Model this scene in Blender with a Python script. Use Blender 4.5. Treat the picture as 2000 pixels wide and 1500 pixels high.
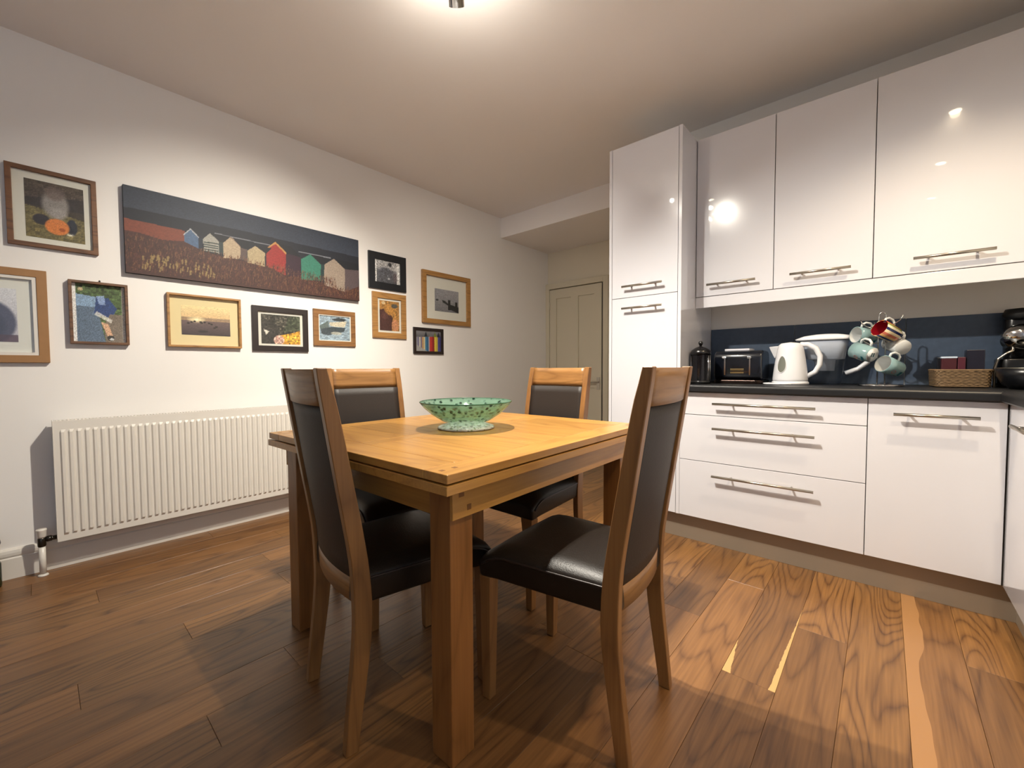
import bpy, bmesh, math, random
import numpy as np
from mathutils import Vector, Matrix
random.seed(7); np.random.seed(7)
for o in list(bpy.data.objects): bpy.data.objects.remove(o)
S = bpy.context.scene; C = S.collection
PI = math.pi

# ------------------------------------------------------------------ camera
F_PX, YAW, PITCH, ROLL, CAM_H = 820.494, .7249, -.0382, -.0047, 1.0099
cam = bpy.data.cameras.new('camera'); cam_o = bpy.data.objects.new('camera', cam); C.objects.link(cam_o)
cam.sensor_fit = 'HORIZONTAL'; cam.sensor_width = 36; cam.lens = 36*F_PX/2000; cam.clip_start = .02
fw = Vector((-math.sin(YAW)*math.cos(PITCH), math.cos(YAW)*math.cos(PITCH), math.sin(PITCH)))
rt = fw.cross(Vector((0, 0, 1))).normalized(); up = rt.cross(fw)
r2 = rt*math.cos(ROLL)+up*math.sin(ROLL); u2 = -rt*math.sin(ROLL)+up*math.cos(ROLL)
cam_o.matrix_world = Matrix(((r2.x, u2.x, -fw.x, 0), (r2.y, u2.y, -fw.y, 0), (r2.z, u2.z, -fw.z, CAM_H), (0, 0, 0, 1)))
S.camera = cam_o

# ------------------------------------------------------------------ world, light levels, exposure
wd = bpy.data.worlds.new('dusk'); S.world = wd; wd.use_nodes = True
wd.node_tree.nodes['Background'].inputs[0].default_value = (.62, .77, 1, 1)
wd.node_tree.nodes['Background'].inputs[1].default_value = 1.3       # dusk sky seen through the window
S.view_settings.view_transform = 'Standard'; S.view_settings.look = 'None'
S.view_settings.gamma = 1; S.view_settings.use_curve_mapping = False
S.view_settings.exposure = 0.66
WARM = (1, .93, .81); WARMER = (1, .80, .55)
# (head position, aim point, watts, cone degrees, blend, colour, watts of a bare fill point added at the head) of every spot head in the room
FIX = Vector((-1.30, 1.17, 2.6345))
HEADS = [((-1.28, 1.13, 2.42), (-2.60, 2.55, .70), 74, 104, 1, WARM, 3),
         ((-1.42, 1.10, 2.565), (-3.16, .92, .72), 140, 90, 1, WARM, .3),
         ((-1.25, 1.20, 2.57), (-1.27, 1.17, .76), 72, 130, 1, WARM, .4),
         ((-1.17, 1.08, 2.50), (.30, 2.1, .0), 165, 106, 1, WARM, .5)]
BAR = [((.27, 1.93, 2.45), (.26, 2.32, .25), 50, 118, 1, WARMER, 0),
       ((.27, 1.11, 2.45), (.10, 1.40, .0), 42, 110, 1, WARMER, 0),
       ((.27, .28, 2.45), (.00, .30, .0), 6, 110, 1, WARMER, 0)]

# ------------------------------------------------------------------ helpers
def lin(h):
    h = h.lstrip('#'); v = [int(h[i:i+2], 16)/255 for i in (0, 2, 4)]
    return tuple(x/12.92 if x <= .04045 else ((x+.055)/1.055)**2.4 for x in v)
def mat(name, col='#888888', rough=.5, metal=0, coat=0, spec=.5, emit=None, estr=0, bump=0, bscale=60, var=0, trans=0, coat_rough=.03):
    m = bpy.data.materials.new(name); m.use_nodes = True; nt = m.node_tree; b = nt.nodes['Principled BSDF']
    c = lin(col) if isinstance(col, str) else col
    b.inputs['Base Color'].default_value = (*c, 1); b.inputs['Roughness'].default_value = rough
    b.inputs['Metallic'].default_value = metal; b.inputs['Coat Weight'].default_value = coat; b.inputs['Coat Roughness'].default_value = coat_rough
    b.inputs['Specular IOR Level'].default_value = spec; b.inputs['Transmission Weight'].default_value = trans
    if emit: b.inputs['Emission Color'].default_value = (*emit, 1); b.inputs['Emission Strength'].default_value = estr
    if bump or var:
        tc = nt.nodes.new('ShaderNodeTexCoord'); n = nt.nodes.new('ShaderNodeTexNoise')
        n.inputs['Scale'].default_value = bscale; n.inputs['Detail'].default_value = 4
        nt.links.new(tc.outputs['Object'], n.inputs['Vector'])
        if bump:
            bp = nt.nodes.new('ShaderNodeBump'); bp.inputs['Strength'].default_value = bump; bp.inputs['Distance'].default_value = .002
            nt.links.new(n.outputs['Fac'], bp.inputs['Height']); nt.links.new(bp.outputs[0], b.inputs['Normal'])
        if var:
            mx = nt.nodes.new('ShaderNodeMix'); mx.data_type = 'RGBA'; mx.inputs['A'].default_value = (*[x*(1-var) for x in c], 1)
            mx.inputs['B'].default_value = (*[min(1, x*(1+var)) for x in c], 1)
            nt.links.new(n.outputs['Fac'], mx.inputs['Factor']); nt.links.new(mx.outputs['Result'], b.inputs['Base Color'])
    return m
def wood(name, dark, light, axis=1, rings=9, rough=.42, coat=.15, streak=1.0, tone=.25, size=1.0, sap=None, sap2=None, cath=.5):
    """oak: grain runs along the object's own axis; every board is shifted and toned by its own random value"""
    m = bpy.data.materials.new(name); m.use_nodes = True; nt = m.node_tree; L = nt.links.new; N = nt.nodes.new
    b = nt.nodes['Principled BSDF']; b.inputs['Roughness'].default_value = rough; b.inputs['Coat Weight'].default_value = coat; b.inputs['Coat Roughness'].default_value = .25
    tc = N('ShaderNodeTexCoord'); oi = N('ShaderNodeObjectInfo')
    sc = N('ShaderNodeVectorMath'); sc.operation = 'MULTIPLY'
    k = [5.5*size]*3; k[axis] = .75*size; sc.inputs[1].default_value = k
    L(tc.outputs['Object'], sc.inputs[0])
    rs = N('ShaderNodeMath'); rs.operation = 'MULTIPLY'; rs.inputs[1].default_value = 53.7; L(oi.outputs['Random'], rs.inputs[0])
    ad = N('ShaderNodeVectorMath'); ad.operation = 'ADD'; L(sc.outputs[0], ad.inputs[0]); L(rs.outputs[0], ad.inputs[1])
    n1 = N('ShaderNodeTexNoise'); n1.inputs['Scale'].default_value = 1; n1.inputs['Detail'].default_value = 1.5; n1.inputs['Roughness'].default_value = .45; L(ad.outputs[0], n1.inputs['Vector'])
    m1 = N('ShaderNodeMath'); m1.operation = 'MULTIPLY'; m1.inputs[1].default_value = rings*3.2; L(n1.outputs['Fac'], m1.inputs[0])
    fr = N('ShaderNodeMath'); fr.operation = 'PINGPONG'; fr.inputs[1].default_value = 1; L(m1.outputs[0], fr.inputs[0])
    pw = N('ShaderNodeMath'); pw.operation = 'POWER'; pw.inputs[1].default_value = 3.2; L(fr.outputs[0], pw.inputs[0])
    s2 = N('ShaderNodeVectorMath'); s2.operation = 'MULTIPLY'; k2 = [130*size]*3; k2[axis] = 4*size; s2.inputs[1].default_value = k2; L(tc.outputs['Object'], s2.inputs[0])
    a2 = N('ShaderNodeVectorMath'); a2.operation = 'ADD'; L(s2.outputs[0], a2.inputs[0]); L(rs.outputs[0], a2.inputs[1])
    n2 = N('ShaderNodeTexNoise'); n2.inputs['Scale'].default_value = 1; n2.inputs['Detail'].default_value = 3; L(a2.outputs[0], n2.inputs['Vector'])
    mx = N('ShaderNodeMath'); mx.operation = 'MULTIPLY_ADD'; mx.inputs[1].default_value = cath; L(pw.outputs[0], mx.inputs[0])
    m2 = N('ShaderNodeMath'); m2.operation = 'MULTIPLY'; m2.inputs[1].default_value = .75*streak; L(n2.outputs['Fac'], m2.inputs[0]); L(m2.outputs[0], mx.inputs[2])
    rp = N('ShaderNodeValToRGB'); rp.color_ramp.elements[0].position = .12; rp.color_ramp.elements[1].position = .92
    rp.color_ramp.elements[0].color = (*lin(light), 1); rp.color_ramp.elements[1].color = (*lin(dark), 1); L(mx.outputs[0], rp.inputs[0])
    tn = N('ShaderNodeMapRange'); tn.inputs['To Min'].default_value = 1-tone; tn.inputs['To Max'].default_value = 1+tone*.75; L(oi.outputs['Random'], tn.inputs[0])
    mul = N('ShaderNodeVectorMath'); mul.operation = 'SCALE'; L(rp.outputs[0], mul.inputs[0]); L(tn.outputs[0], mul.inputs['Scale'])
    out = mul.outputs[0]
    if sap:                                   # pale sapwood band along one long edge of a board
        x0, x1, col = sap
        sx = N('ShaderNodeSeparateXYZ'); L(tc.outputs['Object'], sx.inputs[0])
        w = N('ShaderNodeTexNoise'); w.noise_dimensions = '1D'; w.inputs['Scale'].default_value = 2.2; L(sx.outputs[1], w.inputs['W'])
        th = N('ShaderNodeMapRange'); th.inputs['From Min'].default_value = .3; th.inputs['From Max'].default_value = .7; th.inputs['To Min'].default_value = x0; th.inputs['To Max'].default_value = x1; L(w.outputs['Fac'], th.inputs[0])
        lt = N('ShaderNodeMath'); lt.operation = 'LESS_THAN'; L(sx.outputs[0], lt.inputs[0]); L(th.outputs[0], lt.inputs[1])
        mm = N('ShaderNodeMix'); mm.data_type = 'RGBA'; mm.inputs['B'].default_value = (*lin(col), 1); L(lt.outputs[0], mm.inputs['Factor']); L(out, mm.inputs['A']); out = mm.outputs['Result']
    if sap2:                                  # two pale slivers tapering away from one end of a board
        hw, hl, col = sap2; sx = N('ShaderNodeSeparateXYZ'); L(tc.outputs['Object'], sx.inputs[0])
        w = N('ShaderNodeTexNoise'); w.noise_dimensions = '1D'; w.inputs['Scale'].default_value = 30; L(sx.outputs[1], w.inputs['W'])
        for sg, wd_, ln in ((1, .021, .75), (-1, .028, .25)):
            t = N('ShaderNodeMapRange'); t.clamp = False; t.inputs['From Min'].default_value = -hl; t.inputs['From Max'].default_value = -hl+ln; t.inputs['To Min'].default_value = hw-wd_; t.inputs['To Max'].default_value = hw+.001; L(sx.outputs[1], t.inputs[0])
            jt = N('ShaderNodeMath'); jt.operation = 'MULTIPLY_ADD'; jt.inputs[1].default_value = .006; L(w.outputs['Fac'], jt.inputs[0]); L(t.outputs[0], jt.inputs[2])
            sm = N('ShaderNodeMath'); sm.operation = 'MULTIPLY'; sm.inputs[1].default_value = sg; L(sx.outputs[0], sm.inputs[0])
            gt = N('ShaderNodeMath'); gt.operation = 'GREATER_THAN'; L(sm.outputs[0], gt.inputs[0]); L(jt.outputs[0], gt.inputs[1])
            mm = N('ShaderNodeMix'); mm.data_type = 'RGBA'; mm.inputs['B'].default_value = (*lin(col), 1); L(gt.outputs[0], mm.inputs['Factor']); L(out, mm.inputs['A']); out = mm.outputs['Result']
    L(out, b.inputs['Base Color'])
    bp = N('ShaderNodeBump'); bp.inputs['Strength'].default_value = .12; bp.inputs['Distance'].default_value = .001; L(n2.outputs['Fac'], bp.inputs['Height']); L(bp.outputs[0], b.inputs['Normal'])
    return m

class MB:
    def __init__(s): s.v = []; s.f = []; s.sm = []
    def quad(s, pts, smooth=False):
        n = len(s.v); s.v += [tuple(p) for p in pts]; s.f.append(tuple(range(n, n+len(pts)))); s.sm.append(smooth); return s
    def box(s, x0, x1, y0, y1, z0, z1):
        n = len(s.v); s.v += [(x, y, z) for z in (z0, z1) for y in (y0, y1) for x in (x0, x1)]
        for q in ((0, 2, 3, 1), (4, 5, 7, 6), (0, 1, 5, 4), (2, 6, 7, 3), (0, 4, 6, 2), (1, 3, 7, 5)): s.f.append(tuple(n+i for i in q)); s.sm.append(False)
        return s
    def prism(s, poly, a0, a1, axis=0, smooth=False):
        """poly in the two remaining axes (in xyz order), extruded from a0 to a1 along axis"""
        n = len(s.v); k = len(poly)
        for a in (a0, a1):
            for p, q in poly:
                s.v.append({0: (a, p, q), 1: (p, a, q), 2: (p, q, a)}[axis])
        s.f.append(tuple(range(n+k-1, n-1, -1))); s.f.append(tuple(range(n+k, n+2*k))); s.sm += [False, False]
        for i in range(k):
            j = (i+1) % k; s.f.append((n+i, n+j, n+k+j, n+k+i)); s.sm.append(smooth)
        return s
    def lathe(s, prof, seg=32, c=(0, 0, 0), smooth=True, cap=True):
        n = len(s.v); k = len(prof)
        for i in range(seg):
            a = 2*PI*i/seg
            for r, z in prof: s.v.append((c[0]+r*math.cos(a), c[1]+r*math.sin(a), c[2]+z))
        for i in range(seg):
            j = (i+1) % seg
            for q in range(k-1):
                s.f.append((n+i*k+q, n+j*k+q, n+j*k+q+1, n+i*k+q+1)); s.sm.append(smooth)
        if cap and prof[0][0] > 1e-5: s.f.append(tuple(n+i*k for i in range(seg-1, -1, -1))); s.sm.append(False)
        if cap and prof[-1][0] > 1e-5: s.f.append(tuple(n+i*k+k-1 for i in range(seg))); s.sm.append(False)
        return s
    def tube(s, pts, r, seg=10, closed=False, flat=None):
        P = [Vector(p) for p in pts]; n = len(s.v); m = len(P)
        rr = r if isinstance(r, (list, tuple)) else [r]*m
        ref = Vector((0, 0, 1))
        t0 = (P[1]-P[0]).normalized()
        if abs(t0.z) > .9: ref = Vector((1, 0, 0))
        nrm = (ref-ref.dot(t0)*t0).normalized()
        for i in range(m):
            if closed: t = (P[(i+1) % m]-P[i-1]).normalized()
            else: t = (P[min(i+1, m-1)]-P[max(i-1, 0)]).normalized()
            nrm = (nrm-nrm.dot(t)*t).normalized(); bi = t.cross(nrm)
            for q in range(seg):
                a = 2*PI*q/seg; s.v.append(tuple(P[i]+nrm*(math.cos(a)*rr[i])+bi*(math.sin(a)*rr[i]*(flat or 1))))
        for i in range(m if closed else m-1):
            j = (i+1) % m
            for q in range(seg):
                w = (q+1) % seg; s.f.append((n+i*seg+q, n+i*seg+w, n+j*seg+w, n+j*seg+q)); s.sm.append(True)
        if not closed:
            s.f.append(tuple(n+q for q in range(seg-1, -1, -1))); s.f.append(tuple(n+(m-1)*seg+q for q in range(seg))); s.sm += [False, False]
        return s
    def xf(s, M):
        s.v = [tuple(M @ Vector(p)) for p in s.v]; return s
    def build(s, name, m, parent=None, bevel=0, seg=2, subd=0, auto=True, merge=True):
        me = bpy.data.meshes.new(name); bm = bmesh.new(); vs = [bm.verts.new(p) for p in s.v]
        for f, sm in zip(s.f, s.sm):
            try: fc = bm.faces.new([vs[i] for i in f]); fc.smooth = sm
            except ValueError: pass
        if merge: bmesh.ops.remove_doubles(bm, verts=bm.verts, dist=1e-6)
        bmesh.ops.recalc_face_normals(bm, faces=bm.faces)
        if bevel:
            bmesh.ops.bevel(bm, geom=[e for e in bm.edges if e.is_manifold and e.calc_face_angle(0) > .6], offset=bevel, segments=seg, profile=.5, affect='EDGES', clamp_overlap=True)
        bm.to_mesh(me); bm.free(); me.materials.append(m)
        o = bpy.data.objects.new(name, me); C.objects.link(o)
        if parent: o.parent = parent
        return o
def box(name, m, parent, x0, x1, y0, y1, z0, z1, bevel=0, seg=2, centre=False):
    if centre:
        c = Vector(((x0+x1)/2, (y0+y1)/2, (z0+z1)/2)); o = MB().box(x0-c.x, x1-c.x, y0-c.y, y1-c.y, z0-c.z, z1-c.z).build(name, m, parent, bevel, seg); o.location = c; return o
    return MB().box(x0, x1, y0, y1, z0, z1).build(name, m, parent, bevel, seg)
def thing(name, label, cat, loc=(0, 0, 0), rz=0, group=None):
    o = bpy.data.objects.new(name, None); C.objects.link(o); o.location = loc; o.rotation_euler = (0, 0, rz); o.empty_display_size = .05
    return tag(o, label, cat, group)
def tag(o, label=None, cat=None, group=None, kind=None):
    if label: o['label'] = label
    if cat: o['category'] = cat
    if group: o['group'] = group
    if kind: o['kind'] = kind
    return o
def dup(root, loc, rz, label):
    r = root.copy(); C.objects.link(r); r.location = loc; r.rotation_euler = (0, 0, rz); r['label'] = label
    for ch in list(root.children):
        c = ch.copy(); C.objects.link(c); c.parent = r
        for g in ch.children:
            d = g.copy(); C.objects.link(d); d.parent = c
    return r
def arc(cx, cy, r, a0, a1, n): return [(cx+r*math.cos(a0+(a1-a0)*i/n), cy+r*math.sin(a0+(a1-a0)*i/n)) for i in range(n+1)]
def rrect(x0, x1, y0, y1, r, n=4):
    return arc(x1-r, y1-r, r, 0, PI/2, n)+arc(x0+r, y1-r, r, PI/2, PI, n)+arc(x0+r, y0+r, r, PI, 1.5*PI, n)+arc(x1-r, y0+r, r, 1.5*PI, 2*PI, n)

# ------------------------------------------------------------------ materials
M = {}
M['wall'] = mat('wall paint', '#ebe7e2', .75, bump=.05, bscale=180, spec=.3)
M['ceil'] = mat('ceiling paint', '#f0ecea', .85, spec=.2)
M['hallwall'] = mat('hall wall paint', '#dcd3c0', .8, spec=.2)
M['gloss'] = mat('white gloss cabinet front', '#dcdce2', .16, coat=1, coat_rough=.02, spec=.5)
M['carcass'] = mat('white cabinet carcass', '#dddbd8', .4)
M['gap'] = mat('shadow gap', '#3a3836', .8)
M['steel'] = mat('brushed steel', '#b9b2a6', .28, metal=1)
M['chrome'] = mat('chrome', '#d8d8d8', .1, metal=1)
M['plinth'] = mat('brushed plinth', '#a09484', .42, metal=.45, bump=.03, bscale=300)
M['worktop'] = mat('black laminate worktop', '#17181b', .42, bump=.05, bscale=400, var=.3)
M['tile'] = mat('slate blue tile', '#465468', .38, bump=.08, bscale=40, var=.22)
M['grout'] = mat('pale grout', '#a9adb0', .8)
M['white_paint'] = mat('white woodwork gloss', '#dcd6cc', .35)
M['radiator'] = mat('radiator enamel', '#ded8ce', .35)
M['door'] = mat('cream door paint', '#cdc4ae', .45)
M['oak_floor0'] = wood('oak floor', '#4b2c11', '#8b6136', 1, 8, .42, .2, tone=.26, cath=.34)
M['oak_floor1'] = wood('oak floor figured', '#472910', '#8f6537', 1, 13, .42, .2, tone=.2, cath=.42)
M['oak_floor2'] = wood('oak floor sapwood edge', '#4b2c11', '#8b6136', 1, 8, .42, .2, tone=.15, cath=.34, sap=(-.045, -.018, '#9c7145'))
M['oak_floor3'] = wood('oak floor sapwood sliver', '#472910', '#8b6136', 1, 10, .42, .2, tone=.15, cath=.38, sap2=(.0767, .7575, '#c09a62'))
M['oak_table_y'] = wood('oak table along length', '#9c6c33', '#c08f48', 1, 6, .36, .25, tone=.12, cath=.35)
M['oak_table_x'] = wood('oak table across', '#9c6c33', '#c08f48', 0, 6, .36, .25, tone=.34, cath=.4)
M['oak_table_z'] = wood('oak table leg', '#70481f', '#936232', 2, 6, .4, .2, tone=.08, cath=.35)
M['oak_chair_z'] = wood('oak chair upright', '#6f4a26', '#966b3c', 2, 6, .42, .2, tone=.1, cath=.35)
M['oak_chair_x'] = wood('oak chair rail', '#755028', '#a07442', 0, 10, .42, .2, tone=.1, cath=.4)
M['plug'] = mat('dark oak plug', '#7d5226', .5)
M['leather'] = mat('dark brown leather', '#1d1712', .40, bump=.3, bscale=260, coat=.05, coat_rough=.3, spec=.32)
M['leather_back'] = mat('brown leather back', '#261f1b', .55, bump=.25, bscale=260)
M['piping'] = mat('leather piping', '#241b17', .35)
M['black'] = mat('black plastic', '#0a0a0c', .25)
M['black_matt'] = mat('matt black', '#0e0f11', .5)
M['navy'] = mat('blue black metal', '#0b0f18', .22, coat=.5)
M['white_pl'] = mat('white plastic', '#dcdde2', .28)
M['dial'] = mat('grey water gauge', '#6d7068', .3)
M['brass'] = mat('pale gold metal', '#d9c48c', .3, metal=1)
M['mount'] = mat('white picture mount', '#dcd8cd', .8)
M['mount_cream'] = mat('cream picture mount', '#e3d0a0', .8)
M['bulb'] = mat('led lens', '#ffffff', .3, emit=(1, .86, .62), estr=14)
def clear(name, tint, refl=1, rough=.03, diff=None, dmix=0):
    """thin clear sheet: tinted see-through with a glossy skin"""
    m = bpy.data.materials.new(name); m.use_nodes = True; nt = m.node_tree; N = nt.nodes.new; L = nt.links.new
    out = nt.nodes['Material Output']; nt.nodes.remove(nt.nodes['Principled BSDF'])
    t = N('ShaderNodeBsdfTransparent'); t.inputs[0].default_value = (*tint, 1); g = N('ShaderNodeBsdfGlossy'); g.inputs[1].default_value = rough
    lw = N('ShaderNodeLayerWeight'); pw = N('ShaderNodeMath'); pw.operation = 'POWER'; pw.inputs[1].default_value = 4; L(lw.outputs['Facing'], pw.inputs[0])
    fr = N('ShaderNodeMath'); fr.operation = 'MULTIPLY_ADD'; fr.inputs[1].default_value = .5*refl; fr.inputs[2].default_value = .035*refl; L(pw.outputs[0], fr.inputs[0]); mx = N('ShaderNodeMixShader'); src = t.outputs[0]
    if diff:
        d = N('ShaderNodeBsdfDiffuse'); d.inputs[0].default_value = (*diff, 1); m0 = N('ShaderNodeMixShader'); m0.inputs[0].default_value = dmix; L(t.outputs[0], m0.inputs[1]); L(d.outputs[0], m0.inputs[2]); src = m0.outputs[0]
    L(fr.outputs[0], mx.inputs[0]); L(src, mx.inputs[1]); L(g.outputs[0], mx.inputs[2]); L(mx.outputs[0], out.inputs[0]); return m
M['glass'] = clear('picture glass', (.985, .99, .985), .55)
M['pane'] = clear('window glass', (.95, .97, .98), 1)
M['jugglass'] = clear('smoked clear plastic', (.86, .9, .95), 1, diff=(.2, .25, .32), dmix=.04)
M['pressglass'] = clear('press glass', (.35, .37, .42), 1, diff=(.02, .02, .025), dmix=.35)

# ------------------------------------------------------------------ prints: colours worked out on a grid of points
def sr(a): a = np.clip(a, 0, 1); return np.where(a <= .04045, a/12.92, ((a+.055)/1.055)**2.4)
class Paint:
    def __init__(s, w, h, col):
        s.w, s.h = w, h; s.u, s.v = np.meshgrid((np.arange(w)+.5)/w, (np.arange(h)+.5)/h)     # v up
        s.a = np.empty((h, w, 3)); s.a[:] = s.c(col)
    def c(s, h): h = h.lstrip('#'); return np.array([int(h[i:i+2], 16)/255 for i in (0, 2, 4)])
    def put(s, mask, col, al=1.0): s.a[mask] = s.a[mask]*(1-al)+s.c(col)*al; return s
    def poly(s, pts, col, al=1.0):
        m = np.zeros(s.u.shape, bool); n = len(pts)
        for i in range(n):
            (x0, y0), (x1, y1) = pts[i], pts[(i+1) % n]
            if y0 == y1: continue
            k = ((y0 > s.v) != (y1 > s.v)) & (s.u < (x1-x0)*(s.v-y0)/(y1-y0)+x0); m ^= k
        return s.put(m, col, al)
    def rect(s, x0, x1, y0, y1, col, al=1.0): return s.put((s.u >= x0) & (s.u <= x1) & (s.v >= y0) & (s.v <= y1), col, al)
    def ell(s, cx, cy, rx, ry, col, al=1.0, soft=.0):
        d = ((s.u-cx)/rx)**2+((s.v-cy)/ry)**2
        if soft:
            w = np.clip((1-d)/soft, 0, 1)[..., None]*al; s.a = s.a*(1-w)+s.c(col)*w; return s
        return s.put(d < 1, col, al)
    def grad(s, y0, y1, c0, c1):
        m = (s.v >= y0) & (s.v <= y1); t = ((s.v-y0)/(y1-y0))[..., None]; g = s.c(c0)*(1-t)+s.c(c1)*t; s.a[m] = g[m]; return s
    def noise(s, amp, fx=1, fy=1, mask=None):
        gw, gh = max(2, s.w//fx), max(2, s.h//fy); g = np.random.randn(gh, gw)
        g = g[np.minimum((s.v*gh).astype(int), gh-1), np.minimum((s.u*gw).astype(int), gw-1)]
        d = g[..., None]*amp*(1 if mask is None else mask[..., None]); s.a = np.clip(s.a*(1+d), 0, 1); return s
    def build(s, name, parent, x, y0, y1, z0, z1):
        h, w = s.h, s.w
        U, V = np.meshgrid(np.linspace(y0, y1, w), np.linspace(z0, z1, h))
        co = np.stack([np.full(U.shape, x), U, V], -1).reshape(-1, 3)
        i = (np.arange(h-1)[:, None]*w+np.arange(w-1)[None, :]).reshape(-1)
        fc = np.stack([i, i+1, i+w+1, i+w], -1)
        me = bpy.data.meshes.new(name); me.from_pydata(co.tolist(), [], fc.tolist())
        at = me.color_attributes.new('print', 'FLOAT_COLOR', 'POINT')
        at.data.foreach_set('color', np.concatenate([sr(s.a).reshape(-1, 3), np.ones((h*w, 1))], 1).astype(np.float32).ravel())
        me.materials.append(M['print']); o = bpy.data.objects.new(name, me); C.objects.link(o); o.parent = parent; return o
pm = bpy.data.materials.new('printed picture'); pm.use_nodes = True
va = pm.node_tree.nodes.new('ShaderNodeVertexColor'); va.layer_name = 'print'
pm.node_tree.links.new(va.outputs[0], pm.node_tree.nodes['Principled BSDF'].inputs['Base Color']); pm.node_tree.nodes['Principled BSDF'].inputs['Roughness'].default_value = .6
M['print'] = pm

# ------------------------------------------------------------------ room shell
XL, XR, YK, YD, YF, ZC, ZB, YBM = -3.159, .95, 3.05, 4.25, -2.6, 2.6345, 2.424, 3.396
XP = -1.345                                                    # left face of the partition behind the tall unit
def st(o, label, cat): return tag(o, label, cat, kind='structure')
st(box('wall_left', M['wall'], None, XL-.12, XL, YF, YD+.1, 0, ZC), 'long off-white wall carrying the pictures and the radiator', 'wall')
wk = st(box('wall_back', M['wall'], None, XP, XR+.1, YK, YK+.1, 0, ZC), 'pale wall behind the kitchen units, tiled above the worktop', 'wall')
st(box('wall_hall', M['hallwall'], None, XL, XP, YD, YD+.1, 0, ZB), 'cream wall around the panelled door in the alcove', 'wall')
st(box('wall_alcove', M['hallwall'], None, XP, XP+.1, YK+.1, YD+.1, 0, ZC), 'side wall of the alcove hidden behind the tall unit', 'wall')
st(box('wall_front', M['wall'], None, XL-.12, XR+.1, YF-.1, YF, 0, ZC), 'plain off-white wall behind the photographer', 'wall')
WY0, WY1, WZ0, WZ1 = -2.3, .35, 1.08, 2.42
wr = MB().box(XR, XR+.1, YF, WY0, 0, ZC).box(XR, XR+.1, WY1, YK, 0, ZC).box(XR, XR+.1, WY0, WY1, 0, WZ0).box(XR, XR+.1, WY0, WY1, WZ1, ZC).build('wall_right', M['wall'], None)
st(wr, 'off-white wall with the window above the right-hand worktop', 'wall')
st(box('ceiling', M['ceil'], None, XL-.12, XR+.1, YF-.1, YD+.1, ZC, ZC+.1), 'flat cream ceiling over the kitchen', 'ceiling')
st(box('ceiling_beam', M['ceil'], None, XL, XP, YBM, YD, ZB, ZC), 'boxed-in lower ceiling over the door alcove', 'beam')

win = st(thing('window_1', 'white framed kitchen window with slatted blind in the right wall', 'window'), None, None)
fr = MB()
for a in ((WY0, WY0+.05, WZ0, WZ1), (WY1-.05, WY1, WZ0, WZ1), (WY0, WY1, WZ0, WZ0+.05), (WY0, WY1, WZ1-.05, WZ1), ((WY0+WY1)/2-.03, (WY0+WY1)/2+.03, WZ0, WZ1)): fr.box(XR+.03, XR+.08, a[0], a[1], a[2], a[3])
fr.build('window_frame', M['white_paint'], win)
for s in (0, 1):
    a = WY0+.05+s*((WY1-WY0)/2-.02); box('pane', M['pane'], win, XR+.05, XR+.056, a, a+(WY1-WY0)/2-.08, WZ0+.05, WZ1-.05)
for k in range(9):
    z = WZ1-.06-k*.045; q = MB().box(-.018, .018, WY0+.06, WY1-.06, -.001, .001).build('blind_slat', M['white_paint'], win); q.location = (XR+.012, 0, z); q.rotation_euler = (0, .5, 0)
box('window_sill', M['white_paint'], win, XR-.03, XR+.03, WY0-.03, WY1+.03, WZ0-.03, WZ0, .004)

# skirting along the left wall, with a rounded top
sk = [(0, 0), (.018, 0), (.018, .098), (.014, .104), (.0175, .112), (.0185, .125), (.016, .138), (.008, .146), (0, .146)]
o = MB().prism([(XL+a, b) for a, b in sk], YF, YD, axis=1).build('baseboard_left', M['white_paint'], None); st(o, 'white moulded skirting board along the picture wall', 'skirting')

# alcove door
dr = st(thing('door_1', 'old cream four-panel door at the end of the alcove', 'door'), None, None)
DX0, DX1, DZ = -3.10, -2.385, 1.958
lf = MB()
st_w = .095; mid = (DX0+DX1)/2
for a in ((DX0, DX0+st_w, .01, DZ), (DX1-st_w, DX1, .01, DZ), (mid-.05, mid+.05, .01, DZ)): lf.box(a[0], a[1], YD-.04, YD-.005, a[2], a[3])
for z0, z1 in ((.01, .2), (.78, .93), (DZ-.11, DZ)):
    for xa, xb in ((DX0+st_w, mid-.05), (mid+.05, DX1-st_w)): lf.box(xa, xb, YD-.04, YD-.005, z0, z1)
lf.build('door_leaf', M['door'], dr)
for z0, z1 in ((.2, .78), (.93, DZ-.11)):
    for xa, xb in ((DX0+st_w, mid-.05), (mid+.05, DX1-st_w)): box('panel', M['door'], dr, xa, xb, YD-.026, YD-.008, z0, z1)
box('gap', M['gap'], dr, DX1+.001, DX1+.022, YD-.03, YD-.002, .01, DZ+.004)
af = MB().box(DX0-.058, DX0-.004, YD-.05, YD, 0, DZ+.075).box(DX1+.022, DX1+.085, YD-.05, YD, 0, DZ+.075).box(DX0-.004, DX1+.022, YD-.05, YD, DZ+.01, DZ+.075).build('architrave', M['door'], dr, .004)
hd = MB().box(DX1-.055, DX1-.015, YD-.05, YD-.04, .76, .9).tube([(DX1-.035, YD-.045, .845), (DX1-.035, YD-.085, .845), (DX1-.05, YD-.09, .845), (DX1-.15, YD-.088, .835)], .009, 8).build('door_handle', M['steel'], dr)
for z in (.25, 1.72): MB().lathe([(.008, 0), (.008, .09)], 10, (DX0-.002, YD-.045, z)).build('hinge', M['door'], dr)

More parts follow.
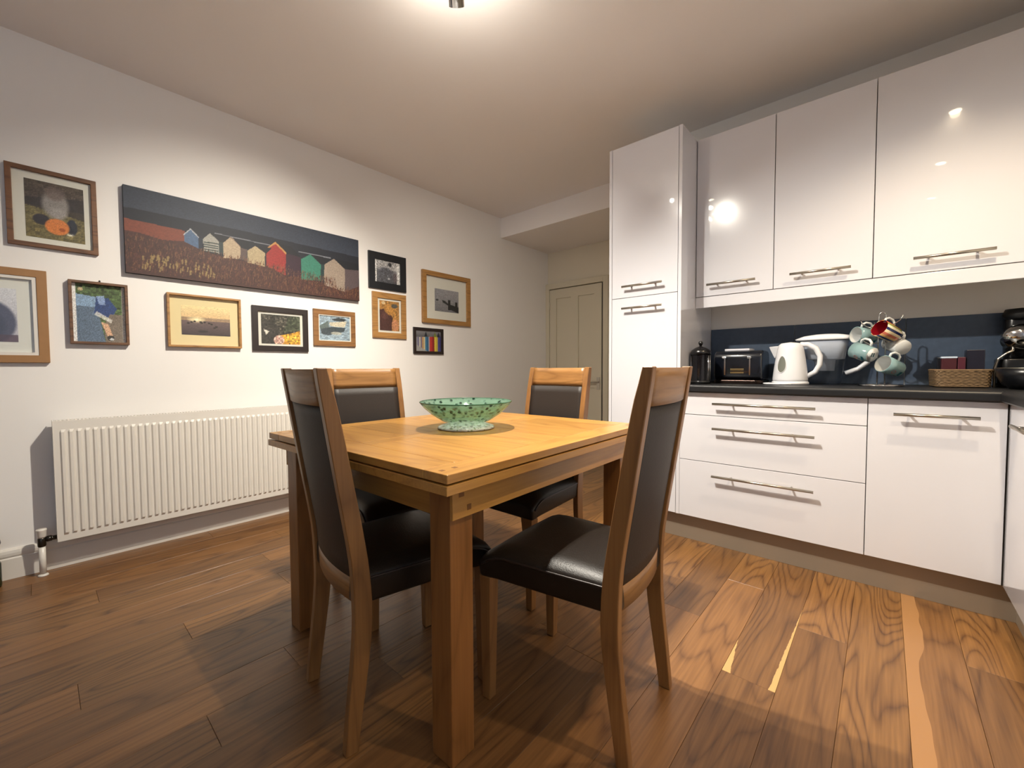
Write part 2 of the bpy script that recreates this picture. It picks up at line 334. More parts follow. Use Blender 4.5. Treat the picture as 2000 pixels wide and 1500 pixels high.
# oak floor: boards about 15 cm wide running away along the picture wall
fl = st(box('floor', mat('sub floor', '#2a1c10', .8), None, XL-.1, XR+.1, YF-.1, YD+.1, -.06, -.016), 'wide oak boards running along the picture wall', 'floor')
BW = .1535; x = -.078-BW*21
joints = {20: [1.925, .35], 19: [1.485, 3.0, .1], 21: [2.6, .9], 18: [2.15, .72], 22: [2.9, 1.15], 17: [1.75, .2]}
ii = 0
for i in range(28):
    x0, x1 = max(XL, x+i*BW), min(XR, x+(i+1)*BW)
    if x1-x0 < .01: continue
    kk = i
    ys = sorted(joints.get(kk, []))
    if not ys:
        y = YF+random.uniform(.3, 1.7)
        while y < YD-.4: ys.append(y); y += random.choice((1.1, 1.45, 1.8, 2.1))
    ys = [YF]+[q for q in ys if YF+.2 < q < YD-.1]+[YD]
    while max(b-a for a, b in zip(ys, ys[1:])) > 2.6:
        j = max(range(len(ys)-1), key=lambda q: ys[q+1]-ys[q]); ys.insert(j+1, (ys[j]+ys[j+1])/2+random.uniform(-.3, .3))
    for a, b in zip(ys, ys[1:]):
        m = random.choice(['oak_floor0', 'oak_floor0', 'oak_floor1', 'oak_floor1', 'oak_floor0'])
        if kk == 22 and 1 < (a+b)/2 < 3.5: m = 'oak_floor2'
        if kk == 19 and abs(a-1.485) < .01: m = 'oak_floor3'
        box('plank', M[m], fl, x0+.0004, x1-.0004, a+.0004, b-.0004, -.016, random.uniform(-.0006, 0), .0006, 1, centre=True)

# ------------------------------------------------------------------ ceiling lights
def spot_head(parent, pos, aim, w, cone, blend, col, added_fill, rad=.03, ln=.085, stem=None):
    p = Vector(pos); d = (Vector(aim)-p).normalized(); Rm = (-d).to_track_quat('Z', 'Y').to_matrix().to_4x4(); Rm.translation = p
    h = MB().lathe([(rad*.93, .006), (rad, 0), (rad, ln*.75), (rad*.75, ln), (.008, ln+.004)], 24).build('lamp_head', M['chrome'], parent); h.matrix_local = Rm
    MB().lathe([(.0, .004), (rad*.9, .004), (rad*.9, .006)], 20).build('lens', M['bulb'], h)
    if stem:
        a = p-d*(ln*.9); MB().tube([a, (a+Vector(stem))/2+Vector((0, 0, .01)), Vector(stem)], .006, 8).build('arm', M['chrome'], parent)
    l = bpy.data.lights.new('spot', 'SPOT'); l.energy = w; l.spot_size = math.radians(cone); l.spot_blend = blend; l.color = col; l.shadow_soft_size = .022
    lo = bpy.data.objects.new('spot_light', l); C.objects.link(lo); lo.parent = parent; lo.matrix_local = Matrix.Translation(p+d*.012) @ (-d).to_track_quat('Z', 'Y').to_matrix().to_4x4()
    if not added_fill: return
    l = bpy.data.lights.new('added_fill', 'POINT'); l.energy = added_fill; l.color = col; l.shadow_soft_size = .02  # bare point light added in front of the head to lift the room's ambient
    lo = bpy.data.objects.new('added_fill_light', l); C.objects.link(lo); lo.parent = parent; lo.location = p+d*.07
fx = thing('ceiling_spotlight', 'chrome ceiling spotlight with four heads above the dining table', 'spotlight')
MB().lathe([(.075, 0), (.075, -.018), (.06, -.028), (0, -.028)], 32, tuple(FIX)).build('ceiling_plate', M['chrome'], fx)
for h in HEADS: spot_head(fx, *h, stem=(FIX.x+(h[0][0]-FIX.x)*.4, FIX.y+(h[0][1]-FIX.y)*.4, FIX.z-.026))
fb = thing('spotlight_bar', 'chrome three-head spotlight bar above the right-hand worktop', 'spotlight')
box('rail', M['chrome'], fb, .255, .285, .1, 2.1, ZC-.025, ZC, .003)
for h in BAR: spot_head(fb, *h, stem=(.27, h[0][1], ZC-.02))

# ------------------------------------------------------------------ kitchen units
def bar_handle(parent, a, b, out, r=.0068, standoff=.035):
    """straight bar from a to b standing off the front along out, on two short posts"""
    a, b, out = Vector(a), Vector(b), Vector(out); d = (b-a)
    m = MB().tube([a+out*standoff, b+out*standoff], r, 12)
    for t in (.2, .8): p = a+d*t; m.tube([p, p+out*standoff], r*.7, 8)
    return m.build('handle', M['steel'], parent)
YB, YW, DT = 2.4708, 2.715, .019
FRONT = (0, -1, 0)
T0, T1, ZT = -1.345, -.885, 2.39
# tall unit
t = thing('tall_cabinet', 'tall white gloss larder cabinet beside the alcove', 'cabinet', (0, 0, 0))
box('body', M['carcass'], t, T0+.02, T1-.02, YB+.02, YK-.0125, .15, ZT-.004)
box('side_panel', M['gloss'], t, T0, T0+.019, YB, YK-.0125, .15, ZT, .001, 1)
box('side_panel', M['gloss'], t, T1-.019, T1, YB, YK-.0125, .15, ZT, .001, 1)
for z0, z1, hz in ((1.4485, ZT-.002, 1.512), (.152, 1.4455, 1.377)):
    d = box('door', M['gloss'], t, T0+.0215, T1-.0215, YB-.0, YB+DT, z0, z1, .0012, 2)
    bar_handle(d, (-1.239, YB, hz), (-.986, YB, hz), FRONT)
box('plinth', M['plinth'], t, T0+.005, T1, YB+.045, YB+.06, 0, .148)
# base units
def front(parent, name, x0, x1, z0, z1, hx0, hx1, hz, y=YB):
    d = box(name, M['gloss'], parent, x0+.0015, x1-.0015, y, y+DT, z0+.0015, z1-.0015, .0012, 2); bar_handle(d, (hx0, y, hz), (hx1, y, hz), FRONT); return d
XA, XB_, XC = -.885, -.0515, .364
t = thing('drawer_unit', 'white gloss unit of three drawers below the kettle and toaster', 'drawers')
box('body', M['carcass'], t, XA+.001, XB_-.001, YB+.02, YK-.001, .15, .868)
front(t, 'drawer', XA, XB_, .74, .868, -.699, -.240, .808); front(t, 'drawer', XA, XB_, .478, .74, -.699, -.241, .672); front(t, 'drawer', XA, XB_, .15, .478, -.699, -.241, .409)
t = thing('base_cabinet', 'white gloss corner base cabinet with one plain door and bar handle', 'cabinet')
box('body', M['carcass'], t, XB_+.001, XC+.02, YB+.02, YK-.001, .15, .868)
front(t, 'door', XB_, XC-.002, .15, .868, .034, .286, .803)
box('edge_strip', M['gap'], t, XC-.002, XC+.003, YB+.004, YB+.019, .15, .868)
tag(box('plinth', M['plinth'], None, XA, XC+.045, YB+.045, YB+.06, 0, .148), 'brushed metal kickboard under the drawers and corner cabinet', 'plinth')
# return run on the right
t = thing('base_cabinet', 'white gloss base cabinet on the right, cut off by the picture edge', 'cabinet')
box('body', M['carcass'], t, XC+.02, XR-.001, .6, YB+.019, .15, .868)
y1 = YB-.004
for k in range(3):
    y0 = y1-.6; d = box('door', M['gloss'], t, XC, XC+DT, y0+.0015, y1-.0015, .1515, .8665, .0012, 2)
    bar_handle(d, (XC, y0+.10, .803), (XC, y0+.33, .803), (-1, 0, 0)); y1 = y0
tag(box('plinth', M['plinth'], None, XC+.045, XC+.06, .6, YB+.045, 0, .148), 'brushed metal kickboard under the right-hand cabinet', 'plinth')
# worktop, L-shaped with a rounded front edge
def wt_profile(f, b, z0=.87, z1=.91, r=.012): # front coordinate f, back b
    s = 1 if b > f else -1
    return [(b, z0), (f+s*.004, z0), (f, z0+.006), (f, z1-r)]+[(f+s*(r-r*math.cos(a)), z1-r+r*math.sin(a)) for a in (PI/8, PI/4, 3*PI/8, PI/2)]+[(b, z1)]
w = MB().prism(wt_profile(YB-.028, YK), XA, XR, axis=0)
ww = MB().prism(wt_profile(XC-.028, XR), .55, YB-.0285, axis=1); w.v2 = None
n = len(w.v); w.v += ww.v; w.f += [tuple(i+n for i in f) for f in ww.f]; w.sm += ww.sm
w.build('worktop', M['worktop'], None, merge=False); tag(bpy.data.objects['worktop'], 'black laminate L-shaped worktop along the kitchen wall', 'worktop')
# tiled splashback, parts of the kitchen wall
box('grout_bed', M['grout'], wk, XA, XR, YK-.006, YK, .9105, 1.2595)
tx = [XA, -.41, .0805, .571, XR]
for a, b in zip(tx, tx[1:]): box('tile', M['tile'], wk, a+.0018, b-.0018, YK-.012, YK-.004, .912, 1.2605, .001, 1, centre=True)
# wall units
WB, WT = 1.4385, 2.39
for x0, x1, lab in ((XA+.002, -.4705, 'white gloss wall cabinet next to the tall larder cabinet'), (-.4705, -.0525, 'middle white gloss wall cabinet above the kettle'), (-.0525, .485, 'wide white gloss wall cabinet at the right with the long handle')):
    t = thing('wall_cabinet', lab, 'cabinet', group='wall cabinets over the worktop')
    box('body', M['carcass'], t, x0+.0005, x1-.0005, YW+.02, YK-.0005, WB, WT-.004)
    c = {-.4705: (-.81, -.552), -.0525: (-.39, -.134), .485: (.089, .342)}[x1]
    d = box('door', M['gloss'], t, x0+.0018, x1-.0018, YW, YW+DT, WB+.002, WT, .0012, 2); bar_handle(d, (c[0], YW, 1.503), (c[1], YW, 1.503), FRONT)
t = thing('wall_cabinet', 'corner end of the wall cabinets beyond the wide door', 'cabinet', group='wall cabinets over the worktop')
box('body', M['carcass'], t, .4855, XR-.0005, YW+.001, YK-.0005, WB, WT)
pl = MB().box(XA+.001, XR-.001, YW+.001, YW+.02, 1.372, WB-.002)
tag(pl.build('light_pelmet', M['gloss'], None, .0015), 'white gloss pelmet strip under the wall cabinets', 'pelmet')

# ------------------------------------------------------------------ radiator
RX, RY0, RY1, RZ0, RZ1 = -3.04, .04, 1.44, .158, .758
t = thing('radiator', 'white ribbed double panel radiator on the picture wall', 'radiator', (XL+.05, (RY0+RY1)/2, 0)); T = Matrix.Translation((-(XL+.05), -(RY0+RY1)/2, 0))
pitch, rows = .0290, []
prof = []; y = RY0+.022; prof.append((RY0, 0)); 
while y+pitch < RY1-.015:
    prof += [(y, 0), (y+.006, .008), (y+pitch-.013, .008), (y+pitch-.007, 0)]; y += pitch
prof.append((RY1, 0))
zs = [(RZ0, 0), (RZ0+.03, 0), (RZ0+.042, 1), (RZ1-.055, 1), (RZ1-.043, 0), (RZ1, 0)]
g = MB(); k = len(prof)
for z, a in zs: g.v += [(RX-d*a*-0+ (d*a)-.004, yy, z) for yy, d in prof]
for i in range(len(zs)-1):
    for j in range(k-1): g.f.append((i*k+j, i*k+j+1, (i+1)*k+j+1, (i+1)*k+j)); g.sm.append(False)
g.xf(T).build('front_panel', M['radiator'], t)
MB().box(RX-.016, RX-.0041, RY0, RY1, RZ0, RZ1).xf(T).build('panel_back', M['radiator'], t)
MB().box(XL+.03, XL+.042, RY0+.004, RY1-.004, RZ0, RZ1-.004).xf(T).build('rear_panel', M['radiator'], t)
gr = MB().box(XL+.04, XL+.047, RY0+.004, RY1-.004, RZ1-.006, RZ1).box(RX-.024, RX-.016, RY0+.004, RY1-.004, RZ1-.006, RZ1); y = RY0+.012
while y < RY1-.014: gr.box(XL+.046, RX-.022, y, y+.006, RZ1-.005, RZ1); y += .0135
gr.xf(T).build('top_grille', M['radiator'], t)
for y in (RY0-.001, RY1-.002): MB().box(XL+.03, RX-.003, y, y+.003, RZ0+.015, RZ1+.001).xf(T).build('side_panel', M['radiator'], t, .0008, 1)
for y in (RY0+.15, RY1-.19): MB().box(XL+.001, XL+.032, y, y+.04, RZ0+.05, RZ1-.05).xf(T).build('wall_bracket', M['radiator'], t)
vx, vy = -3.075, -.012
MB().lathe([(.012, 0), (.012, .145)], 16, (vx, vy, 0)).lathe([(.02, 0), (.018, .006), (.012, .01)], 16, (vx, vy, 0)).xf(T).build('pipe', M['white_paint'], t)
MB().lathe([(.013, .145), (.015, .15), (.015, .185), (.012, .19)], 16, (vx, vy, 0)).tube([(vx, vy, .178), (vx, RY0+.01, .178)], .011, 12).tube([(vx, vy+.016, .178), (vx, vy+.034, .178)], .0145, 6).xf(T).build('valve', mat('dull nickel', '#4a4742', .3, metal=1), t)
MB().lathe([(.013, .188), (.0165, .196), (.0175, .222), (.019, .226), (.018, .232), (0, .232)], 20, (vx, vy, 0)).xf(T).build('valve_cap', M['white_paint'], t)

# ------------------------------------------------------------------ pictures
def picture(name, label, y0, y1, z0, z1, mw, dep, fm, mount, pr, paint, glass=True, lip=None, cat='picture', back=.0):
    """outer rectangle on the wall, moulding width mw, print rectangle pr as fractions of the opening"""
    cy, cz = (y0+y1)/2, z0; t = thing(name, label, cat, (XL, cy, cz), group='pictures on the left wall')
    T = Matrix.Translation((-XL, -cy, -cz)); x0, x1 = XL+.001, XL+dep
    m = MB(); bev = .003
    o4 = [(y0, z0), (y1, z0), (y1, z1), (y0, z1)]; i4 = [(y0+mw, z0+mw), (y1-mw, z0+mw), (y1-mw, z1-mw), (y0+mw, z1-mw)]
    for i in range(4):
        j = (i+1) % 4
        q = [(x0, *o4[i]), (x0, *o4[j]), (x0, *i4[j]), (x0, *i4[i]), (x1, *o4[i]), (x1, *o4[j]), (x1, *i4[j]), (x1, *i4[i])]
        n = len(m.v); m.v += q
        for f in ((4, 5, 6, 7), (0, 3, 2, 1), (0, 1, 5, 4), (3, 7, 6, 2)): m.f.append(tuple(n+a for a in f)); m.sm.append(False)
    m.xf(T).build('frame', fm, t, .0018, 2)
    iy0, iy1, iz0, iz1 = y0+mw, y1-mw, z0+mw, z1-mw
    if lip:
        b = lip[0]; l = MB()
        for a in ((iy0, iy0+b, iz0, iz1), (iy1-b, iy1, iz0, iz1), (iy0+b, iy1-b, iz0, iz0+b), (iy0+b, iy1-b, iz1-b, iz1)): l.box(x0, x1-.004, *a)
        l.xf(T).build('inner_lip', lip[1], t); iy0 += b; iy1 -= b; iz0 += b; iz1 -= b
    if mount: MB().box(x0, x0+.004, iy0-.001, iy1+.001, iz0-.001, iz1+.001).xf(T).build('mount', mount, t)
    W, H = iy1-iy0, iz1-iz0
    py0, py1, pz0, pz1 = iy0+pr[0]*W, iy0+pr[1]*W, iz0+pr[2]*H, iz0+pr[3]*H
    p = paint.build('print', t, XL+.0062, py0, py1, pz0, pz1); p.data.transform(T)
    if glass: MB().box(x0+.0075, x0+.0095, iy0-.001, iy1+.001, iz0-.001, iz1+.001).xf(T).build('glass', M['glass'], t)
    return t
WD = lambda n, a, b: wood(n, a, b, 1, 5, .45, .1, tone=.05, size=2)
fm_brown = WD('brown wood frame', '#4e2f17', '#7d5330'); fm_oak = WD('oak frame', '#8a6236', '#b5864c'); fm_walnut = WD('walnut frame', '#4a3020', '#7a5638')
fm_mid = WD('mid brown frame', '#6d4826', '#946a3e'); fm_dark = mat('dark brown frame', '#241a18', .45); fm_black = mat('black frame', '#14171c', .5); fm_flat = mat('flat oak frame', '#9a7146', .55, var=.1, bscale=30)

p = Paint(80, 90, '#4a4038').grad(.45, 1, '#3c3431', '#52463c').rect(0, 1, 0, .55, '#6f6440').noise(.12, 2, 1).noise(.1, 6, 5)
p.poly([(0, .55), (1, .42), (1, .8), (0, .68)], '#2b2527', .75).ell(.5, .62, .26, .28, '#8a8480', 1, .5).ell(.5, .82, .2, .14, '#6a5a55', .8, .6).ell(.55, .48, .18, .12, '#9c9592', .8, .7)
p.ell(.26, .33, .15, .1, '#26222a', 1, .3).ell(.77, .27, .1, .15, '#1f2432', 1, .3).ell(.52, .24, .22, .15, '#d07a3c', 1, .25).ell(.6, .2, .06, .04, '#a04e22', 1, .5).noise(.07)
picture('picture_frame', 'brown wooden frame with photo of a figure holding an orange pumpkin', -.075, .236, 1.617, 2.003, .021, .022, fm_brown, M['mount'], (.145, .9, .085, .9), p)
p = Paint(60, 80, '#c9c6c8').grad(0, 1, '#b3adb4', '#d6d4d6').ell(.45, .36, .55, .42, '#4a4656', 1, .25).ell(.4, .3, .4, .3, '#3a3644', 1, .5).rect(0, 1, 0, .14, '#4a2c30', .8).ell(.3, .9, .16, .3, '#b9a8a4', .8, .5).noise(.05)
picture('picture_frame', 'wide flat oak frame with deep white mount, cut by the left edge', -.31, .045, 1.047, 1.502, .036, .024, fm_flat, M['mount'], (.2, .8, .14, .86), p, lip=(.014, M['white_paint']))
p = Paint(80, 96, '#4d6038').noise(.2, 4, 3).rect(0, .08, 0, 1, '#e8e4e2').rect(.94, 1, 0, 1, '#e8dccf').grad(0, .0001, '#000000', '#000000')
p.poly([(.08, 0), (.6, 0), (.5, .45), (.4, .62), (.08, .68)], '#5f7085').poly([(.08, .62), (.5, .6), (.7, .76), (.08, .82)], '#86a0bd').poly([(.4, .5), (.72, .42), (.84, .6), (.68, .78), (.45, .8)], '#2f4678').poly([(.45, .8), (.6, .82), (.62, .66), (.5, .66)], '#9db2d8', .8)
p.poly([(.6, 0), (.94, 0), (.94, .5), (.7, .5), (.58, .3)], '#7d7064').poly([(.4, .48), (.72, .34), (.74, .4), (.45, .54)], '#ded9d2', .8).poly([(.52, .36), (.66, .32), (.74, .12), (.64, .1)], '#d9ac8c').ell(.7, .08, .07, .05, '#2c2c2c').ell(.72, .06, .04, .02, '#dcdcdc').ell(.16, .9, .05, .03, '#c9b48c').noise(.12)
t = picture('picture_frame', 'thin walnut frame with photo of a child in blue by stone', .117, .344, 1.146, 1.475, .013, .032, fm_walnut, M['mount'], (.0, 1, .0, 1), p)
MB().lathe([(.003, 0), (.004, .008), (0, .012)], 8, (.01, .005, .331)).build('nail', M['gap'], t)
p = Paint(110, 70, '#e2c48a').grad(.52, 1, '#d8b080', '#ecd6a0').grad(.0, .5, '#3a2f34', '#6a5656').rect(0, 1, .5, .58, '#a08266').rect(0, 1, .56, .62, '#8d7863', .6).ell(.3, .53, .2, .12, '#f6e2b0', .9, .9).ell(.3, .53, .04, .05, '#fff4d0', 1, .6)
for cx, cy in ((.14, .4), (.2, .44), (.26, .47), (.38, .46), (.4, .43), (.46, .46), (.55, .43), (.6, .4), (.7, .32), (.66, .28)): p.ell(cx, cy, .028, .028, '#1d1618')
p.ell(.42, .14, .12, .04, '#1f181c', .8, .5).noise(.05, 3, 1)
picture('picture_frame', 'thin oak frame with cream mount and sunset beach photo', .512, .888, 1.145, 1.461, .012, .03, fm_oak, M['mount_cream'], (.16, .87, .215, .82), p)
p = Paint(80, 66, '#39362f').noise(.35, 3, 3).poly([(0, 0), (.4, 0), (.45, .6), (.1, .85), (0, .7)], '#2e2b28').poly([(.55, .42), (.7, .95), (1, 1), (1, .5)], '#3e4a34', .6).poly([(.34, 0), (1, 0), (1, .52), (.85, .42), (.6, .34), (.4, .28)], '#c58a2c').ell(.44, .14, .14, .17, '#d8a898', 1, .2).ell(.78, .2, .2, .16, '#dba83a', .9, .4).poly([(.06, .5), (.2, .42), (.12, .3)], '#cfc6ba').noise(.22, 3, 3)
picture('picture_frame', 'dark brown wide frame with white mount and photo of yellow leaves', .954, 1.316, 1.134, 1.436, .036, .018, fm_dark, M['mount'], (.07, .94, .06, .93), p)
p = Paint(70, 60, '#8fa0ad').noise(.1, 6, 2).poly([(0, .55), (.3, .8), (.32, .5), (.05, .45)], '#5a6664').poly([(.32, .72), (.9, .82), (.82, .56), (.36, .58)], '#c8bda6').poly([(.4, .85), (.62, .95), (.9, .9), (.8, .8), (.5, .8)], '#2f3538').poly([(.05, .45), (.4, .55), (.86, .55), (.8, .38), (.3, .2), (.08, .25)], '#3a444a').ell(.55, .3, .2, .07, '#b9b6a6', .8, .4).noise(.1, 2, 1)
picture('picture_frame', 'mid brown frame with photo of a small moored boat', 1.355, 1.681, 1.183, 1.454, .038, .018, fm_mid, None, (0, 1, 0, 1), p, lip=(.006, M['mount']))
p = Paint(60, 56, '#a5a2a2').grad(0, .6, '#45464c', '#77767a').ell(.42, .4, .34, .36, '#55555c', 1, .5).rect(0, .08, 0, 1, '#d8d6d4').rect(.86, 1, 0, 1, '#d0ccca').ell(.6, .85, .08, .1, '#333338', 1, .4).ell(.8, .3, .09, .25, '#5e5054', .7, .5).ell(.55, .22, .05, .05, '#c9c8cc', 1, .5).noise(.16, 2, 2)
picture('picture_frame', 'black square frame with a grey photo above the pale oak frame', 1.805, 2.161, 1.67, 1.97, .058, .018, fm_black, None, (0, 1, 0, 1), p)
p = Paint(56, 76, '#a8783f').noise(.1, 3, 3).poly([(0, 0), (.6, 0), (.66, .45), (.35, .75), (0, .68)], '#4a2c28').ell(.78, .2, .2, .22, '#c08560', 1, .4).ell(.5, .72, .3, .22, '#b5813f', .9, .5).ell(.75, .84, .18, .08, '#55504a', 1, .4).ell(.2, .92, .1, .06, '#d2b890', 1, .5).ell(.25, .5, .2, .14, '#5d3a34', 1, .6).noise(.1, 2, 2)
picture('picture_frame', 'pale oak upright frame with white mount and amber portrait photo', 1.834, 2.157, 1.265, 1.645, .048, .018, fm_oak, M['mount'], (.09, .92, .06, .94), p)
p = Paint(70, 66, '#8b898c').grad(.45, 1, '#8a888c', '#96949a').grad(0, .45, '#77757a', '#8a888a').poly([(.3, .52), (.42, .5), (.55, .38), (1, .28), (1, 0), (.85, .05), (.55, .16), (.55, .3), (.32, .42)], '#25272a').rect(.55, .64, .1, .56, '#222427').rect(.84, .94, .1, .5, '#222427').ell(.1, .5, .06, .04, '#333538').noise(.07, 2, 1)
picture('picture_frame', 'large oak frame with wide white mount and grey photo of sea posts', 2.329, 2.913, 1.427, 1.906, .042, .03, fm_oak, M['mount'], (.215, .8, .2, .73), p)
p = Paint(90, 70, '#6e6c72').grad(.7, 1, '#565458', '#8a878a').poly([(0, 0), (.5, .0), (0, .35)], '#9a9796')
cols = ['#8a8890', '#75708a', '#c9c4b0', '#6e6480', '#b08a60', '#c8b890', '#3d7a9c', '#2a5a80', '#a89a98', '#b8332c', '#8c1f22', '#d8c24a', '#c4b040', '#4a4a8c', '#3c3a70']
ed = [0, .08, .14, .19, .25, .31, .37, .42, .5, .55, .65, .73, .79, .87, .93, 1]
for k, cc in enumerate(cols):
    b0, b1 = max(.0, .34-.75*ed[k]), max(0, .34-.75*ed[k+1]); tp = .66+.1*ed[k]; p.poly([(ed[k], b0), (ed[k+1], b1), (ed[k+1], tp), (ed[k], tp)], cc)
for cx, cc in ((.4, '#16202c'), (.59, '#6f6e70'), (.76, '#707c2c'), (.9, '#101a30')): p.poly([(cx-.06, .72), (cx+.06, .72), (cx, .97)], cc)
p.noise(.05)
picture('picture_frame', 'small dark frame with photo of bright striped beach huts', 2.232, 2.57, 1.141, 1.38, .026, .018, fm_dark, None, (0, 1, 0, 1), p)

# large canvas of beach huts
CY0, CY1, CZ0, CZ1, CD = .339, 1.708, 1.545, 2.02, .036
cv = thing('canvas_picture', 'long canvas of coloured beach huts in dune grass', 'picture', (XL, (CY0+CY1)/2, CZ0)); T = Matrix.Translation((-XL, -(CY0+CY1)/2, -CZ0))
# picture pixels of the enlarged view -> canvas fractions
def homog(src):
    dst = [(0, 1), (1, 1), (1, 0), (0, 0)]; A = []; b = []
    for (x, y), (u, v) in zip(src, dst): A += [[x, y, 1, 0, 0, 0, -u*x, -u*y], [0, 0, 0, x, y, 1, -v*x, -v*y]]; b += [u, v]
    return np.append(np.linalg.solve(np.array(A, float), np.array(b, float)), 1).reshape(3, 3)
Hm = homog([(72, 88), (1893, 512), (1900, 958), (107, 745)])
def cvp(*pts):
    r = []
    for x, y in pts: q = Hm @ np.array([x, y, 1]); r.append((q[0]/q[2], q[1]/q[2]))
    return r
p = Paint(420, 150, '#3b4252').grad(.62, 1, '#3c4454', '#333b4a')
p.poly(cvp((60, 255), (300, 300), (640, 370), (1000, 440), (1400, 530), (1905, 640), (1905, 960), (60, 960)), '#161b28')
p.noise(.1, 8, 1, (p.v < .6).astype(float))
p.poly(cvp((80, 340), (560, 440), (560, 520), (300, 500), (80, 470)), '#86432f')
p.poly(cvp((80, 430), (200, 450), (400, 510), (620, 520), (700, 590), (860, 630), (1000, 660), (1200, 700), (1340, 760), (1460, 780), (1640, 830), (1790, 890), (1905, 840), (1905, 970), (60, 760)), '#4c2a22')
# huts: wall, side, roof
def hut(wall, col, side=None, scol=None, roof=None, rcol='#0e121c', trim=None):
    if side: p.poly(cvp(*side), scol)
    if roof: p.poly(cvp(*roof), rcol)
    p.poly(cvp(*wall), col)
    if trim:
        a, b, c, w, tc = trim; 
        for q, r in ((a, b), (b, c)): p.poly(cvp(q, r, (r[0], r[1]+w), (q[0], q[1]+w)), tc)
hut([(1632, 690), (1705, 648), (1788, 725), (1788, 890), (1632, 840)], '#a39180', [(1788, 725), (1893, 730), (1893, 850), (1788, 890)], '#5b4c4e', [(1705, 645), (1893, 690), (1893, 735), (1790, 725)])
hut([(1455, 650), (1525, 615), (1605, 690), (1605, 808), (1458, 800)], '#36806a', [(1605, 690), (1632, 690), (1632, 815), (1605, 808)], '#1a3536', [(1525, 612), (1690, 645), (1632, 690), (1605, 690)])
hut([(1188, 575), (1258, 530), (1338, 610), (1338, 770), (1190, 700)], '#a02c28', [(1338, 600), (1450, 640), (1450, 780), (1338, 770)], '#34192a', [(1258, 528), (1380, 560), (1452, 635), (1338, 610)], trim=((1186, 570), (1258, 522), (1340, 600), 16, '#c99052'))
hut([(1042, 590), (1102, 552), (1178, 605), (1178, 705), (1046, 675)], '#bca883', None, None, [(1102, 550), (1230, 570), (1188, 610), (1178, 605)])
hut([(858, 525), (915, 490), (990, 565), (990, 650), (862, 640)], '#bfa98b', [(990, 565), (1042, 580), (1042, 670), (990, 650)], '#5e4c48', [(915, 485), (1060, 520), (1060, 580), (990, 565)], trim=((850, 522), (915, 480), (992, 560), 8, '#a48a74'))
hut([(702, 500), (755, 458), (825, 520), (825, 612), (710, 590)], '#a7a49a', [(825, 520), (858, 530), (858, 610), (825, 612)], '#2c3a3c', [(755, 455), (920, 480), (858, 530), (825, 520)])
for k in range(5): p.poly(cvp((706, 518+k*17), (822, 536+k*17), (822, 544+k*17), (706, 526+k*17)), '#2c3c3a')
hut([(555, 470), (605, 430), (668, 490), (668, 572), (560, 520)], '#526b8c', [(668, 490), (700, 500), (700, 580), (668, 572)], '#1c2738', None, trim=((550, 466), (605, 422), (672, 488), 10, '#b9bcc0'))
for a in (((790, 455), (1220, 545)), ((1435, 592), (1680, 640))): p.poly(cvp(a[0], a[1], (a[1][0], a[1][1]+7), (a[0][0], a[0][1]+6)), '#7d8088')
rng = np.random.RandomState(3)
for k in range(2600):                        # dune grass strokes
    u = rng.rand(); base = .02+rng.rand()*.42*(1-.42*u)*(1 if u < .9 else .8)
    if u > .86 and base > .16: continue
    ln = .05+.07*rng.rand(); dx = (rng.rand()-.35)*.012
    cc = ['#6b3f2c', '#7d4f34', '#3a2019', '#54301f', '#8a6040', '#2a1613', '#663a34'][rng.randint(7)]
    p.poly([(u, base), (u+.0028, base), (u+dx+.002, base+ln*.7)], cc, .75)
for k in range(60):
    u = .05+.25*rng.rand(); v = .05+.17*rng.rand()*(1-abs(u-.15)*2); p.poly([(u, v), (u+.004, v), (u+.006, v+.055), (u+.002, v+.06)], '#a08652', .9)
p.noise(.05, 2, 1); p.a *= .84
MB().box(XL+.004, XL+CD, CY0, CY1, CZ0, CZ1).xf(T).build('canvas_body', mat('canvas edge', '#23252c', .8), cv)
q = p.build('print', cv, XL+CD+.0008, CY0, CY1, CZ0, CZ1); q.data.transform(T)

# ------------------------------------------------------------------ dining table
TA = math.radians(1.5); tb = thing('dining_table', 'square oak flip-top dining table with thick legs', 'table', (-1.275, 1.155, 0), TA)
HX, HY, TZ = .5175, .555, .765
def board(x0, x1, y0, y1, z0, z1, m, name='top_board', bev=.002): return box(name, M[m], tb, x0+.0003, x1-.0003, y0+.0003, y1-.0003, z0, z1, bev, 2, centre=True)
z0, z1 = .7425, TZ
SX = .43
for s in (-1, 1):
    b = board(s*SX if s > 0 else -HX, HX if s > 0 else -SX, -HY, HY, z0, z1, 'oak_table_y')
    for y in (-.533, -.492, .492, .533): MB().box(s*.4735-.0065-b.location.x, s*.4735+.0065-b.location.x, y-.0065, y+.0065, .01, z1-b.location.z+.0003).build('plug', M['plug'], b)
    board(-SX, SX, -HY if s < 0 else .455, -.455 if s < 0 else HY, z0, z1, 'oak_table_x')
    for k in range(5): board(-SX if s < 0 else .033, -.033 if s < 0 else SX, -.455+.182*k, -.455+.182*(k+1), z0, z1, 'oak_table_x')
board(-.033, .033, -.455, .455, z0, z1, 'oak_table_y')
box('leaf', M['oak_table_y'], tb, -HX-.002, HX+.002, -HY-.003, HY+.003, .7155, .7385, .0015, 2)
box('runner', M['plug'], tb, -.44, .44, -.48, .48, .7385, .7425)
LXo, LYo, LW = .472, .508, .078
for sx in (-1, 1):
    for sy in (-1, 1):
        xa, xb = sorted((sx*(LXo-LW), sx*LXo)); ya, yb = sorted((sy*(LYo-LW), sy*LYo))
        box('leg', M['oak_table_z'], tb, xa, xb, ya, yb, 0, .7155, .003, 2, centre=True)
